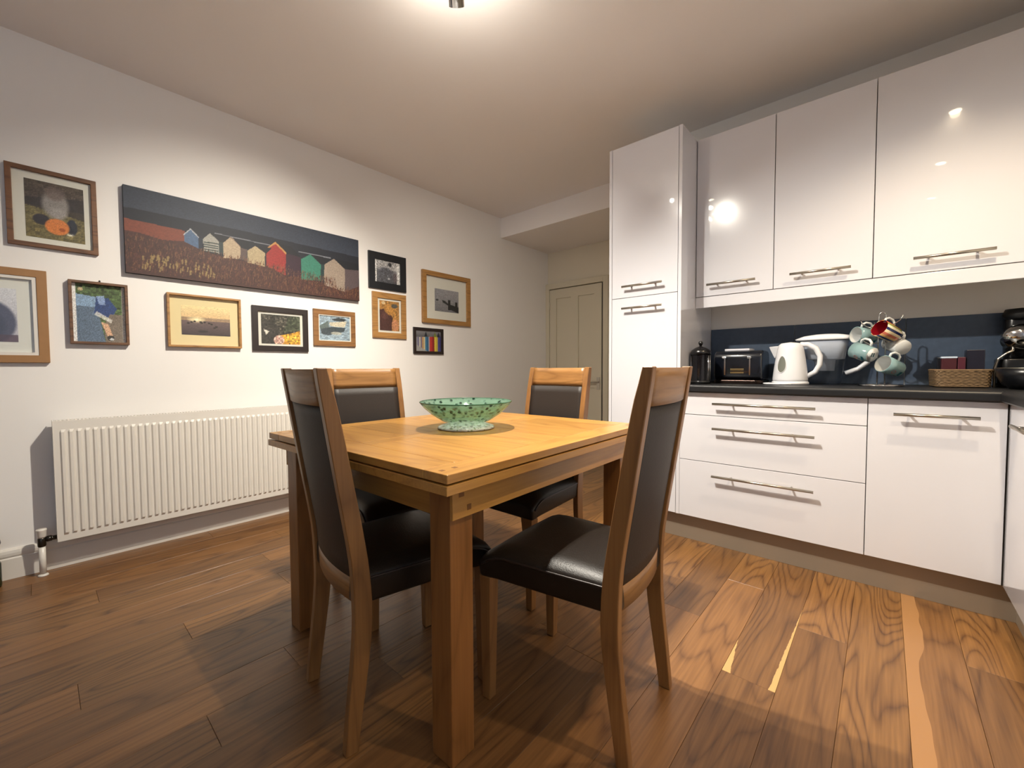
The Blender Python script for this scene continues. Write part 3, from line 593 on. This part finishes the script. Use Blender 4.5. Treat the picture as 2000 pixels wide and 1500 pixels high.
for sx in (-1, 1):
    xa, xb = sorted((sx*(LXo-.0), sx*(LXo+.010)))
    b = MB().box(xa, xb, -LYo, LYo, .636, .7155).build('apron', M['oak_table_y'], tb, .0012)
    for sy in (-1, 1):
        f = sx*(LXo+.0102); x2 = sorted((f-.004, f+.0004)); MB().box(*x2, sy*.452-.007, sy*.452+.007, .651, .666).build('plug', M['plug'], b); MB().box(*x2, sy*.478-.009, sy*.478+.009, .690, .708).build('plug', M['plug'], b)
    x2 = sorted((sx*(LXo+.004), sx*(LXo+.0106))); MB().box(*x2, -.075, -.045, .706, .7152).build('slot', M['gap'], b)
for sy in (-1, 1):
    ya, yb = sorted((sy*(LYo-.035), sy*(LYo-.012))); MB().box(-LXo+LW, LXo-LW, ya, yb, .63, .7155).build('apron', M['oak_table_x'], tb, .0012)

# ------------------------------------------------------------------ chairs (origin: middle of the rear feet, facing +Y)
HW = .186; PWD = .027
REAR = [(0, 0), (-.012, .12), (-.026, .25), (-.032, .33), (-.031, .41), (-.027, .5), (-.012, .60), (.004, .70), (.027, .85), (.042, .95), (.052, 1.012)]
THK = [.034, .04, .045, .047, .048, .044, .043, .042, .039, .034, .024]
def yrear(z):                                # rear face of the upright as local y (backwards is negative)
    return -float(np.interp(z, [q[1] for q in REAR], [q[0] for q in REAR]))
def thk(z): return float(np.interp(z, [q[1] for q in REAR], THK))
def make_chair(label):
    t = thing('dining_chair', label, 'chair', group='dining chairs round the table')
    zs = [1.012*i/26 for i in range(27)]
    sm = lambda f, z: sum(f(min(max(z+d, 0), 1.012)) for d in (-.03, -.015, 0, .015, .03))/5
    poly = [(sm(yrear, z), z) for z in zs]+[(sm(yrear, z)+sm(thk, z), z) for z in reversed(zs)]
    for s in (-1, 1):
        x0, x1 = sorted((s*HW, s*(HW-PWD))); o = MB().prism(poly, x0, x1, axis=0).build('back_post', M['oak_chair_z'], t, .002, 1)
    # curved rails and panel between the posts
    IW = HW-PWD+.001; BOW = .016; NX = 12; 
    def bow(x): return -BOW*(1-(x/IW)**2)
    def curved(name, z0, z1, d0, d1, m, nz=1, arch0=0, arch1=0, smooth=True):
        b = MB(); row = []
        for side in (0, 1):
            for k in range(nz+1):
                for i in range(NX+1):
                    x = -IW+2*IW*i/NX; e = 1-(x/IW)**2; za, zb = z0+arch0*e, z1+arch1*e; z = za+(zb-za)*k/nz
                    y = yrear(z)+bow(x)+(d0 if side == 0 else d1); b.v.append((x, y, z))
        n1 = (nz+1)*(NX+1); id_ = lambda s, k, i: s*n1+k*(NX+1)+i
        for k in range(nz):
            for i in range(NX):
                b.f.append((id_(0, k, i), id_(0, k, i+1), id_(0, k+1, i+1), id_(0, k+1, i))); b.sm.append(smooth)
                b.f.append((id_(1, k, i), id_(1, k+1, i), id_(1, k+1, i+1), id_(1, k, i+1))); b.sm.append(smooth)
        for i in range(NX):
            b.f.append((id_(0, 0, i), id_(1, 0, i), id_(1, 0, i+1), id_(0, 0, i+1))); b.f.append((id_(0, nz, i), id_(0, nz, i+1), id_(1, nz, i+1), id_(1, nz, i))); b.sm += [smooth, smooth]
        for k in range(nz):
            for i in (0, NX): b.f.append((id_(0, k, i), id_(0, k+1, i), id_(1, k+1, i), id_(1, k, i))); b.sm.append(False)
        return b.build(name, m, t)
    curved('top_rail', .915, 1.009, .006, .026, M['oak_chair_x'], 4)
    curved('back_panel', .452, .9145, .010, .036, M['leather_back'], 14)
    curved('lower_rail', .385, .4515, .010, .032, M['oak_chair_x'], 2)
    # seat: soft leather box, wider at the front, waterfall front edge
    b = MB(); NY, NXs = 14, 12; Z0, Z1 = .382, .468
    def sx(v): return .180+.034*v
    for j in range(NY+1):
        v = j/NY; y = .036+.432*v
        for i in range(NXs+1):
            u = -1+2*i/NXs; cr = .020*(1-u*u)**.7*math.sin(PI*min(1, .12+.88*v))**.7
            fall = .030*max(0, (v-.80)/.2)**2; side = .012*max(0, (abs(u)-.83)/.17)**2; bk = .006*max(0, (.1-v)/.1)**2
            b.v.append((u*sx(v), y, Z1+cr-fall-side-bk))
    n1 = len(b.v)
    for j in range(NY+1):
        v = j/NY; y = .036+.432*v
        for i in range(NXs+1):
            u = -1+2*i/NXs; b.v.append((u*(sx(v)-.004), y-(.006 if v == 1 else 0), Z0-.004*max(0, (v-.85)/.15)))
    W1 = NXs+1
    for j in range(NY):
        for i in range(NXs):
            q = j*W1+i; b.f.append((q, q+1, q+W1+1, q+W1)); b.f.append((n1+q, n1+q+W1, n1+q+W1+1, n1+q+1)); b.sm += [True, True]
    for j in range(NY):
        for i in (0, NXs): q = j*W1+i; b.f.append((q, q+W1, n1+q+W1, n1+q)); b.sm.append(True)
    for i in range(NXs):
        for j in (0, NY): q = j*W1+i; b.f.append((q, n1+q, n1+q+1, q+1)); b.sm.append(True)
    st_ = b.build('seat', M['leather'], t, 0)
    bv = st_.modifiers.new('soft', 'BEVEL'); bv.width = .012; bv.segments = 4; bv.limit_method = 'ANGLE'; bv.angle_limit = .9
    for s in (-1, 1):
        pts = [(s*(sx(v)-.0005), .05+.40*v, Z1-.0155-.030*max(0, (v-.80)/.2)**2) for v in [i/16 for i in range(17)]]
        MB().tube(pts, .0035, 8).build('piping', M['piping'], st_)
    for s in (-1, 1):
        a, c = s*.187, .445; w0, w1 = .015, .021
        l = MB(); l.v = [(a+dx*w0, c+dy*w0, 0) for dx, dy in ((-1, -1), (1, -1), (1, 1), (-1, 1))]+[(a+dx*w1, c+dy*w1-.002, .384) for dx, dy in ((-1, -1), (1, -1), (1, 1), (-1, 1))]
        l.f = [(3, 2, 1, 0), (4, 5, 6, 7)]+[(i, (i+1) % 4, 4+(i+1) % 4, 4+i) for i in range(4)]; l.sm = [False]*6
        l.build('leg', M['oak_chair_z'], t, .002, 1)
    return t
def heading(fx_, fy_): return math.atan2(fy_, fx_)-PI/2
ch = make_chair('oak chair with black leather, nearest on the left, its back to us')
ch.location = (-1.205, .522, 0); ch.rotation_euler = (0, 0, heading(.139, .99))
dup(ch, (-.465, 1.12, 0), heading(-.995, -.09), 'oak chair with leather seat catching the light, nearest the drawers')
dup(ch, (-1.885, 1.065, 0), heading(.995, -.1), 'oak leather chair between the radiator and the table')
dup(ch, (-1.28, 1.785, 0), heading(.01, -1), 'oak leather chair on the far side, in front of the alcove door')

# ------------------------------------------------------------------ glass bowl on the table
bw = thing('glass_bowl', 'green speckled glass bowl on a pale foot, on the dining table', 'bowl', (-1.276, 1.157, TZ+.0006))
def speckle(name, tint, diff, spot, dmix, scale, thr):
    m = clear(name, tint, 1, .06, diff, dmix); nt = m.node_tree; N = nt.nodes.new; L = nt.links.new
    tc = N('ShaderNodeTexCoord'); v = N('ShaderNodeTexVoronoi'); v.inputs['Scale'].default_value = scale; L(tc.outputs['Object'], v.inputs['Vector'])
    r = N('ShaderNodeMapRange'); r.inputs['From Min'].default_value = thr; r.inputs['From Max'].default_value = thr+.08; L(v.outputs['Distance'], r.inputs[0])
    w = N('ShaderNodeTexNoise'); w.inputs['Scale'].default_value = 38; L(tc.outputs['Object'], w.inputs['Vector'])
    mx = N('ShaderNodeMix'); mx.data_type = 'RGBA'; mx.inputs['A'].default_value = (*spot, 1); L(r.outputs[0], mx.inputs['Factor'])
    m2 = N('ShaderNodeMix'); m2.data_type = 'RGBA'; m2.inputs['A'].default_value = (*[x*.5 for x in diff], 1); m2.inputs['B'].default_value = (*[min(1, x*1.6) for x in diff], 1); L(w.outputs['Fac'], m2.inputs['Factor']); L(m2.outputs['Result'], mx.inputs['B'])
    for n in nt.nodes:
        if n.type == 'BSDF_DIFFUSE': L(mx.outputs['Result'], n.inputs[0])
        if n.type == 'BSDF_TRANSPARENT':
            m3 = N('ShaderNodeMix'); m3.data_type = 'RGBA'; m3.inputs['A'].default_value = (*[x*.25 for x in tint], 1); m3.inputs['B'].default_value = (*tint, 1); L(r.outputs[0], m3.inputs['Factor']); L(m3.outputs['Result'], n.inputs[0])
    return m
gb = speckle('green seeded glass', (.84, .95, .87), (.20, .37, .27), (.012, .05, .03), .36, 40, .23)
gf = speckle('pale crackled glass', (.85, .9, .78), (.84, .84, .66), (.3, .36, .2), .85, 75, .24)
pr = [(.0, .012), (.05, .014), (.10, .034), (.14, .060), (.17, .087), (.1865, .108), (.1835, .110), (.166, .091), (.136, .065), (.097, .040), (.05, .020), (0, .018)]
MB().lathe(pr, 64).build('bowl_body', gb, bw)
MB().lathe([(.186*1, .1085)], 3).v
MB().tube([(.1855*math.cos(a), .1855*math.sin(a), .1092) for a in [2*PI*i/64 for i in range(64)]], .0022, 8, closed=True).build('rim', mat('deep green glass edge', '#2d5a42', .1), bw)
MB().lathe([(.0, .0), (.108, 0), (.116, .003), (.112, .010), (.085, .018), (.055, .022), (0, .02)], 48).build('foot', gf, bw)

# ------------------------------------------------------------------ things on the worktop
WZ = .911
# french press
t = thing('french_press', 'glass coffee press with black domed lid beside the tall cabinet', 'coffee press', (-.825, 2.635, WZ), 1.6)
MB().lathe([(.05, .012), (.05, .175), (.053, .18), (.0515, .18), (.048, .174), (.048, .014)], 32, cap=False).build('glass_beaker', M['pressglass'], t)
MB().lathe([(.0, 0), (.056, 0), (.056, .014), (.052, .02), (0, .02)], 32).build('base', M['black'], t)
MB().lathe([(.056, .172), (.057, .186), (.05, .20), (.03, .214), (.008, .222), (.006, .235), (0, .235)], 32).build('lid', M['black'], t)
MB().lathe([(0, .228), (.009, .23), (.013, .239), (.012, .248), (.006, .254), (0, .255)], 20).build('knob', M['black'], t)
for a in (-1.9, -1.2, .3, 1.9):
    c, s = math.cos(a)*.0515, math.sin(a)*.0515; MB().tube([(c, s, .012), (c, s, .175)], .003, 8).build('frame_strip', M['chrome'], t)
MB().tube([(.05, .02, .165), (.085, .03, .165), (.098, .035, .14), (.095, .034, .06), (.08, .03, .035), (.05, .02, .03)], .008, 10).build('handle', M['black'], t)
# toaster
t = thing('toaster', 'glossy black four-slot toaster with two chrome lever slots', 'toaster', (-.655, 2.86, WZ), 0)
body = MB().prism([(y, z) for y, z in rrect(-.105, .105, .018, .195, .045, 6)], -.13, .13, axis=0, smooth=True).build('body', M['navy'], t, .012, 3)
MB().prism([(a, b) for a, b in rrect(-.135, .135, -.108, .108, .04, 5)], 0, .02, axis=2).build('base', mat('dark copper steel', '#3a302c', .3, metal=1), t, .003)
for s in (-1, 1):
    MB().box(s*.067-.0035, s*.067+.0035, -.1065, -.1045, .05, .155).build('lever_slot', M['chrome'], t)
    MB().box(s*.067-.012, s*.067+.012, -.125, -.1045, .148, .16).build('lever', M['chrome'], t, .003)
for z, q in ((.062, .005), (.074, .002), (.082, .0065)): MB().box(-.036, .036, -.107, -.1045, z, z+q).build('control_strip', M['brass'], t)
for s in (-1, 1):
    for y in (-.035, .035): MB().box(s*.065-.055, s*.065+.055, y-.012, y+.012, .1945, .1958).build('slot', M['black_matt'], t)
tag(box('card', mat('white card', '#cfd0da', .6), None, -.735, -.60, 2.80, 2.93, WZ+.1962, WZ+.208, .002), 'slim white box lying on top of the black toaster', 'box')
# kettle
t = thing('kettle', 'white plastic jug kettle with oval grey water gauge', 'kettle', (-.395, 2.80, WZ), 0)
def ell_lathe(prof, ax, ay, seg=40):
    m = MB().lathe(prof, seg); m.v = [(x*ax, y*ay, z) for x, y, z in m.v]; return m
kb = ell_lathe([(.0, .018), (.083, .018), (.084, .03), (.078, .09), (.070, .15), (.063, .195), (.058, .217), (.045, .229), (.0, .236)], 1, .95); 
kb.build('body', M['white_pl'], t)
MB().lathe([(0, 0), (.088, 0), (.088, .012), (.083, .0175), (0, .0175)], 40).build('base', M['white_pl'], t)
sp = MB(); sp.v = [(-.055, -.03, .215), (-.055, .03, .215), (-.106, 0, .212), (-.066, -.026, .15), (-.066, .026, .15), (-.076, 0, .145)]; sp.f = [(0, 1, 2), (0, 2, 5, 3), (1, 4, 5, 2), (0, 3, 4, 1), (3, 5, 4)]; sp.sm = [False]*5
sp.build('spout', M['white_pl'], t, .003)
MB().tube([(.045, 0, .222), (.08, 0, .219), (.115, 0, .198), (.135, 0, .155), (.134, 0, .11), (.115, 0, .07), (.078, 0, .045)], [.013, .014, .014, .013, .013, .013, .012], 12, flat=1.1).build('handle', M['white_pl'], t)
go = MB(); nseg = 28; ring = []
for k in range(nseg):
    a = 2*PI*k/nseg; lx, lz = .023*math.sin(a)*(1-.12*math.cos(a)), .046*math.cos(a)
    rz_ = np.interp(.112+lz, [.03, .09, .15, .195], [.084, .078, .070, .063])*.95
    ang = -2.0+lx/.075; ring.append((rz_*1.05*math.cos(ang)*1.012, rz_*math.sin(ang)*1.012, .112+lz))
kf = [1, .75, .5, .25, 0]
for f_ in kf[:-1]:
    for k in range(nseg):
        a = 2*PI*k/nseg; lx, lz = f_*.023*math.sin(a)*(1-.12*math.cos(a)), f_*.046*math.cos(a); rz_ = np.interp(.112+lz, [.03, .09, .15, .195], [.084, .078, .070, .063])*.95; ang = -2.0+lx/.075; go.v.append((rz_*1.05*math.cos(ang)*1.014, rz_*math.sin(ang)*1.014, .112+lz))
go.v.append((.0742*.95*1.05*math.cos(-2)*1.016, .0742*.95*math.sin(-2)*1.016, .112))
for r_ in range(3):
    for k in range(nseg): q = (k+1) % nseg; go.f.append((r_*nseg+k, r_*nseg+q, (r_+1)*nseg+q, (r_+1)*nseg+k)); go.sm.append(True)
for k in range(nseg): go.f.append((3*nseg+k, 3*nseg+(k+1) % nseg, 4*nseg)); go.sm.append(True)
gauge = go.build('water_gauge', M['dial'], t); MB().tube(ring, .002, 6, closed=True).build('gauge_rim', M['white_pl'], gauge)
MB().tube([(-.08, .0, .006), (-.105, -.01, .005), (-.122, -.04, .004), (-.11, -.075, .004), (-.07, -.095, .004), (-.02, -.098, .004), (.02, -.09, .004)], .0035, 8).build('cable', M['white_pl'], t)
# filter jug
t = thing('filter_jug', 'clear water filter jug with white lid and white funnel', 'jug', (-.245, 2.90, WZ), 0)
def loft(rects, seg=6):
    m = MB(); k = None
    for (x0, x1, y0, y1, z, r) in rects:
        rg = rrect(x0, x1, y0, y1, r, seg); k = len(rg); m.v += [(a, b, z) for a, b in rg]
    for i in range(len(rects)-1):
        for j in range(k): q = (j+1) % k; m.f.append((i*k+j, i*k+q, (i+1)*k+q, (i+1)*k+j)); m.sm.append(True)
    return m, k
m, k = loft([(-.085, .065, -.045, .045, .0, .04), (-.092, .075, -.05, .05, .03, .045), (-.105, .095, -.058, .058, .15, .045), (-.118, .112, -.062, .062, .245, .045)]); m.f.append(tuple(range(k-1, -1, -1))); m.sm.append(False)
m.build('jug_body', M['jugglass'], t)
m, k = loft([(-.045, .04, -.03, .03, .075, .02), (-.05, .045, -.033, .033, .135, .02), (-.052, .047, -.036, .036, .136, .02), (-.09, .085, -.052, .052, .14, .04), (-.108, .1, -.056, .056, .24, .04)]); m.f.append(tuple(range(k-1, -1, -1))); m.sm.append(False)
m.build('funnel', M['white_pl'], t)
m, k = loft([(-.135, .116, -.064, .064, .243, .045), (-.14, .118, -.066, .066, .252, .045), (-.10, .10, -.056, .056, .268, .04), (-.05, .06, -.04, .04, .276, .035), (-.01, .02, -.01, .01, .279, .009)]); m.f += [tuple(range(k-1, -1, -1)), tuple(range(4*k, 5*k))]; m.sm += [False, True]
m.build('lid', M['white_pl'], t)
MB().tube([(.095, 0, .258), (.135, 0, .25), (.178, 0, .215), (.192, 0, .165), (.178, 0, .12), (.14, 0, .085), (.088, 0, .062)], .012, 12, flat=1.2).build('handle', M['white_pl'], t)
# mug tree and mugs
TX, TY = -.012, 2.80
t = thing('mug_tree', 'chrome wire mug tree standing on the worktop', 'mug tree', (TX, TY, WZ))
MB().tube([(.085*math.cos(a), .085*math.sin(a), .004) for a in [2*PI*i/40 for i in range(40)]], .004, 8, closed=True).build('base_ring', M['chrome'], t)
MB().tube([(-.014, 0, .004), (-.014, 0, .345), (-.012, 0, .36), (0, 0, .368), (.012, 0, .36), (.014, 0, .345), (.014, 0, .004)], .003, 8).tube([(-.085, 0, .004), (.085, 0, .004)], .003, 8).build('stem', M['chrome'], t)
for a, z in ((PI, .30), (-.5, .31), (PI*.62, .29), (PI*1.1, .215), (-.3, .22), (PI*.35, .2)):
    c, s = math.cos(a), math.sin(a); MB().tube([(c*.012, s*.012, z), (c*.05, s*.05, z-.006), (c*.075, s*.075, z+.012), (c*.085, s*.085, z+.035)], .0028, 8).build('arm', M['chrome'], t)
mg_white = mat('mug glaze white', '#d5d8d8', .12, coat=.5); mg_teal = mat('mug glaze teal', '#7d9a9d', .12, coat=.5); mg_dteal = mat('mug band dark teal', '#23525c', .15); mg_red = mat('mug glaze red', '#8c1420', .12, coat=.5)
mg_print = mat('mug print', '#9a5a52', .3)
def stripes(name, cols):
    m = bpy.data.materials.new(name); m.use_nodes = True; nt = m.node_tree; N = nt.nodes.new; L = nt.links.new; b = nt.nodes['Principled BSDF']; b.inputs['Roughness'].default_value = .15
    tc = N('ShaderNodeTexCoord'); sx_ = N('ShaderNodeSeparateXYZ'); L(tc.outputs['Object'], sx_.inputs[0]); at = N('ShaderNodeMath'); at.operation = 'ARCTAN2'; L(sx_.outputs[1], at.inputs[0]); L(sx_.outputs[0], at.inputs[1])
    ml = N('ShaderNodeMath'); ml.operation = 'MULTIPLY_ADD'; ml.inputs[1].default_value = 2.5/(2*PI); ml.inputs[2].default_value = 5; L(at.outputs[0], ml.inputs[0]); fr_ = N('ShaderNodeMath'); fr_.operation = 'FRACT'; L(ml.outputs[0], fr_.inputs[0])
    rp = N('ShaderNodeValToRGB'); rp.color_ramp.interpolation = 'CONSTANT'; el = rp.color_ramp.elements
    for k, c in enumerate(cols):
        e = el[k] if k < 2 else el.new(k/len(cols)); e.position = k/len(cols); e.color = (*lin(c), 1)
    L(fr_.outputs[0], rp.inputs[0]); L(rp.outputs[0], b.inputs['Base Color']); return m
mg_str = stripes('mug stripes', ['#c8705a', '#e0cfa8', '#1b2350', '#d9d0b4', '#7f8a45', '#b4452f', '#30406a', '#d8a868'])
def mug(label, pos, axis, upv, outer, inner, emblem=True):
    """pos is the middle of the mouth, axis points out of the mouth, upv the side of the handle"""
    z = Vector(axis).normalized(); x = Vector(upv); x = (x-x.dot(z)*z).normalized(); y = z.cross(x); h = .09; p = Vector(pos)-z*h
    t = thing('mug', label, 'mug', group='mugs on the mug tree'); t.matrix_world = Matrix(((x.x, y.x, z.x, p.x), (x.y, y.y, z.y, p.y), (x.z, y.z, z.z, p.z), (0, 0, 0, 1)))
    MB().lathe([(0, .001), (.034, 0), (.037, .004), (.040, .05), (.042, h), (.0395, h)], 32, cap=False).build('body', outer, t)
    MB().lathe([(.0395, h), (.0375, .05), (.034, .008), (0, .006)], 32, cap=False).build('inside', inner, t)
    MB().tube([(.038, 0, .074), (.056, 0, .074), (.066, 0, .06), (.066, 0, .038), (.056, 0, .024), (.037, 0, .022)], .0055, 10).build('handle', mg_white, t)
    if emblem:
        MB().lathe([(.0345, .0), (.0, -.0012)], 24).build('underside', mg_white, t)
        for a in (2.2, -2.2):
            c, s = math.cos(a), math.sin(a); m = MB().lathe([(.007, 0), (.010, 0)], 20); m.f = m.f[:20]; m.sm = m.sm[:20]
            R_ = Matrix(((-s, 0, c, .0412*c), (c, 0, s, .0412*s), (0, 1, 0, .05), (0, 0, 0, 1))); m.xf(R_).build('emblem', mg_print, t)
            MB().box(.0402, .0412, -.012, .012, .012, .022).xf(Matrix.Rotation(a, 4, 'Z')).build('band', mg_dteal, t)
        MB().box(-.010, .010, -.008, -.003, -.0022, -.0008).box(-.010, .010, .003, .008, -.0022, -.0008).build('stamp', mg_dteal, t)
    return t
mug('striped mug with red inside at the top of the mug tree', (-.022, 2.73, 1.197), (-.62, -.66, .40), (.2, .3, 1), mg_str, mg_red, False)
mug('pale teal mug hanging top left on the mug tree', (-.114, 2.80, 1.172), (-.74, -.64, .12), (.4, 0, 1), mg_teal, mg_white)
mug('pale teal mug showing its white stamped underside', (-.112, 2.745, 1.092), (-.74, .58, .30), (.3, -.2, 1), mg_teal, mg_white)
mug('pale teal mug hanging lowest, its white inside showing', (-.006, 2.72, 1.023), (-.64, -.70, .32), (.35, .1, 1), mg_teal, mg_white)
mug('white mug base showing behind the striped mug', (.022, 2.86, 1.13), (-.50, .78, .36), (.1, 0, 1), mg_white, mg_white, False)
# basket with boxes
def wicker():
    m = mat('wicker', '#7a5f44', .7); nt = m.node_tree; N = nt.nodes.new; L = nt.links.new; b = nt.nodes['Principled BSDF']; tc = N('ShaderNodeTexCoord'); n = N('ShaderNodeTexNoise'); n.inputs['Scale'].default_value = 90; L(tc.outputs['Object'], n.inputs['Vector'])
    rp = N('ShaderNodeValToRGB'); rp.color_ramp.elements[0].color = (*lin('#3c2b1e'), 1); rp.color_ramp.elements[1].color = (*lin('#8d7352'), 1); L(n.outputs['Fac'], rp.inputs[0]); L(rp.outputs[0], b.inputs['Base Color']); return m
M['wicker'] = wicker()
t = thing('basket', 'low square wicker basket of boxes on the worktop', 'basket', (.262, 2.86, WZ), .1)
for k in range(11):
    z = .006+k*.0072; rr = rrect(-.085-.0004*k, .085+.0004*k, -.075, .075, .015, 4); pts = []
    for i in range(len(rr)):
        x_, y_ = rr[i]; x2, y2 = rr[(i+1) % len(rr)]; nsub = max(1, int(math.hypot(x2-x_, y2-y_)/.012))
        for q in range(nsub): pts.append((x_+(x2-x_)*q/nsub, y_+(y2-y_)*q/nsub))
    P3 = [(a*(1+.018*((i+k) % 2*2-1)), b_*(1+.018*((i+k) % 2*2-1)), z) for i, (a, b_) in enumerate(pts)]
    MB().tube(P3, .0042 if k < 10 else .0055, 6, closed=True).build('woven_strand', M['wicker'], t)
MB().box(-.08, .08, -.07, .07, .001, .006).build('basket_floor', M['wicker'], t)
tag(box('tea_box', mat('dark red card', '#3c1018', .4), None, .20, .25, 2.81, 2.86, WZ+.0065, 1.045, .002), 'dark red box with pale lid in the wicker basket', 'box')
lid_ = box('lid', mat('pale blue lid', '#b8c8dc', .4), bpy.data.objects['tea_box'], .198, .252, 2.808, 2.862, 1.045, 1.053, .002)
tag(box('tea_box', mat('maroon card', '#481624', .4), None, .253, .278, 2.81, 2.87, WZ+.0065, 1.05, .002), 'thin maroon packet between the boxes in the basket', 'box')
tag(box('tea_box', mat('dark purple card', '#100e1e', .35), None, .281, .338, 2.82, 2.90, WZ+.0065, 1.082, .002), 'dark purple box standing at the back of the wicker basket', 'box')
tag(box('tea_box', mat('black card', '#0c0f18', .35), None, .19, .235, 2.875, 2.92, WZ+.0065, 1.05, .002), 'black box at the back left of the wicker basket', 'box')
# black pan and coffee machine at the right edge
t = thing('bowl', 'black steel mixing bowl at the right edge of the worktop', 'bowl', (.462, 2.735, WZ))
MB().lathe([(0, 0), (.06, 0), (.085, .02), (.1, .055), (.103, .088), (.1005, .088), (.097, .055), (.082, .022), (.058, .004), (0, .004)], 40).build('bowl_body', mat('black enamel', '#0b0d12', .3), t)
MB().tube([(.102*math.cos(a), .102*math.sin(a), .0885) for a in [2*PI*i/48 for i in range(48)]], .0018, 8, closed=True).build('rim', M['steel'], t)
t = thing('coffee_machine', 'black capsule coffee machine with round chrome head at the right', 'coffee machine', (.46, 2.93, WZ))
MB().prism(rrect(-.075, .10, -.05, .09, .04, 5), 0, .13, axis=2, smooth=True).build('body', M['black'], t, .006)
MB().prism(rrect(-.05, .08, .0, .08, .03, 5), .13, .33, axis=2, smooth=True).build('tower', M['black'], t, .006)
MB().lathe([(0, -.03), (.045, -.03), (.052, -.015), (.055, .02), (.05, .055), (0, .06)], 36).xf(Matrix.Translation((-.01, -.03, .23)) @ Matrix.Rotation(PI/2+.5, 4, 'X') @ Matrix.Rotation(-.3, 4, 'Y')).build('brewing_head', M['chrome'], t)
MB().lathe([(0, 0), (.05, 0), (.058, .02), (.05, .045), (0, .05)], 32).xf(Matrix.Translation((.0, .03, .31))).build('lid', M['black_matt'], t)
MB().tube([(-.085, -.05, .0), (-.085, -.05, .09), (-.075, -.05, .13), (-.05, -.05, .155), (-.02, -.05, .175)], .005, 8).build('frame_tube', M['steel'], t)
# dark thing at the left picture edge, standing by the skirting
t = thing('bottle', 'dark bottle with round black stopper at the left picture edge', 'bottle', (-3.075, -.172, 0))
MB().lathe([(0, 0), (.03, 0), (.032, .01), (.032, .11), (.02, .14), (.016, .16), (.018, .175)], 24).build('bottle_body', mat('dark green glass', '#232c1c', .15), t)
MB().lathe([(.010, .17), (.026, .182), (.034, .205), (.03, .228), (.016, .243), (0, .246)], 24).build('stopper', M['black'], t)
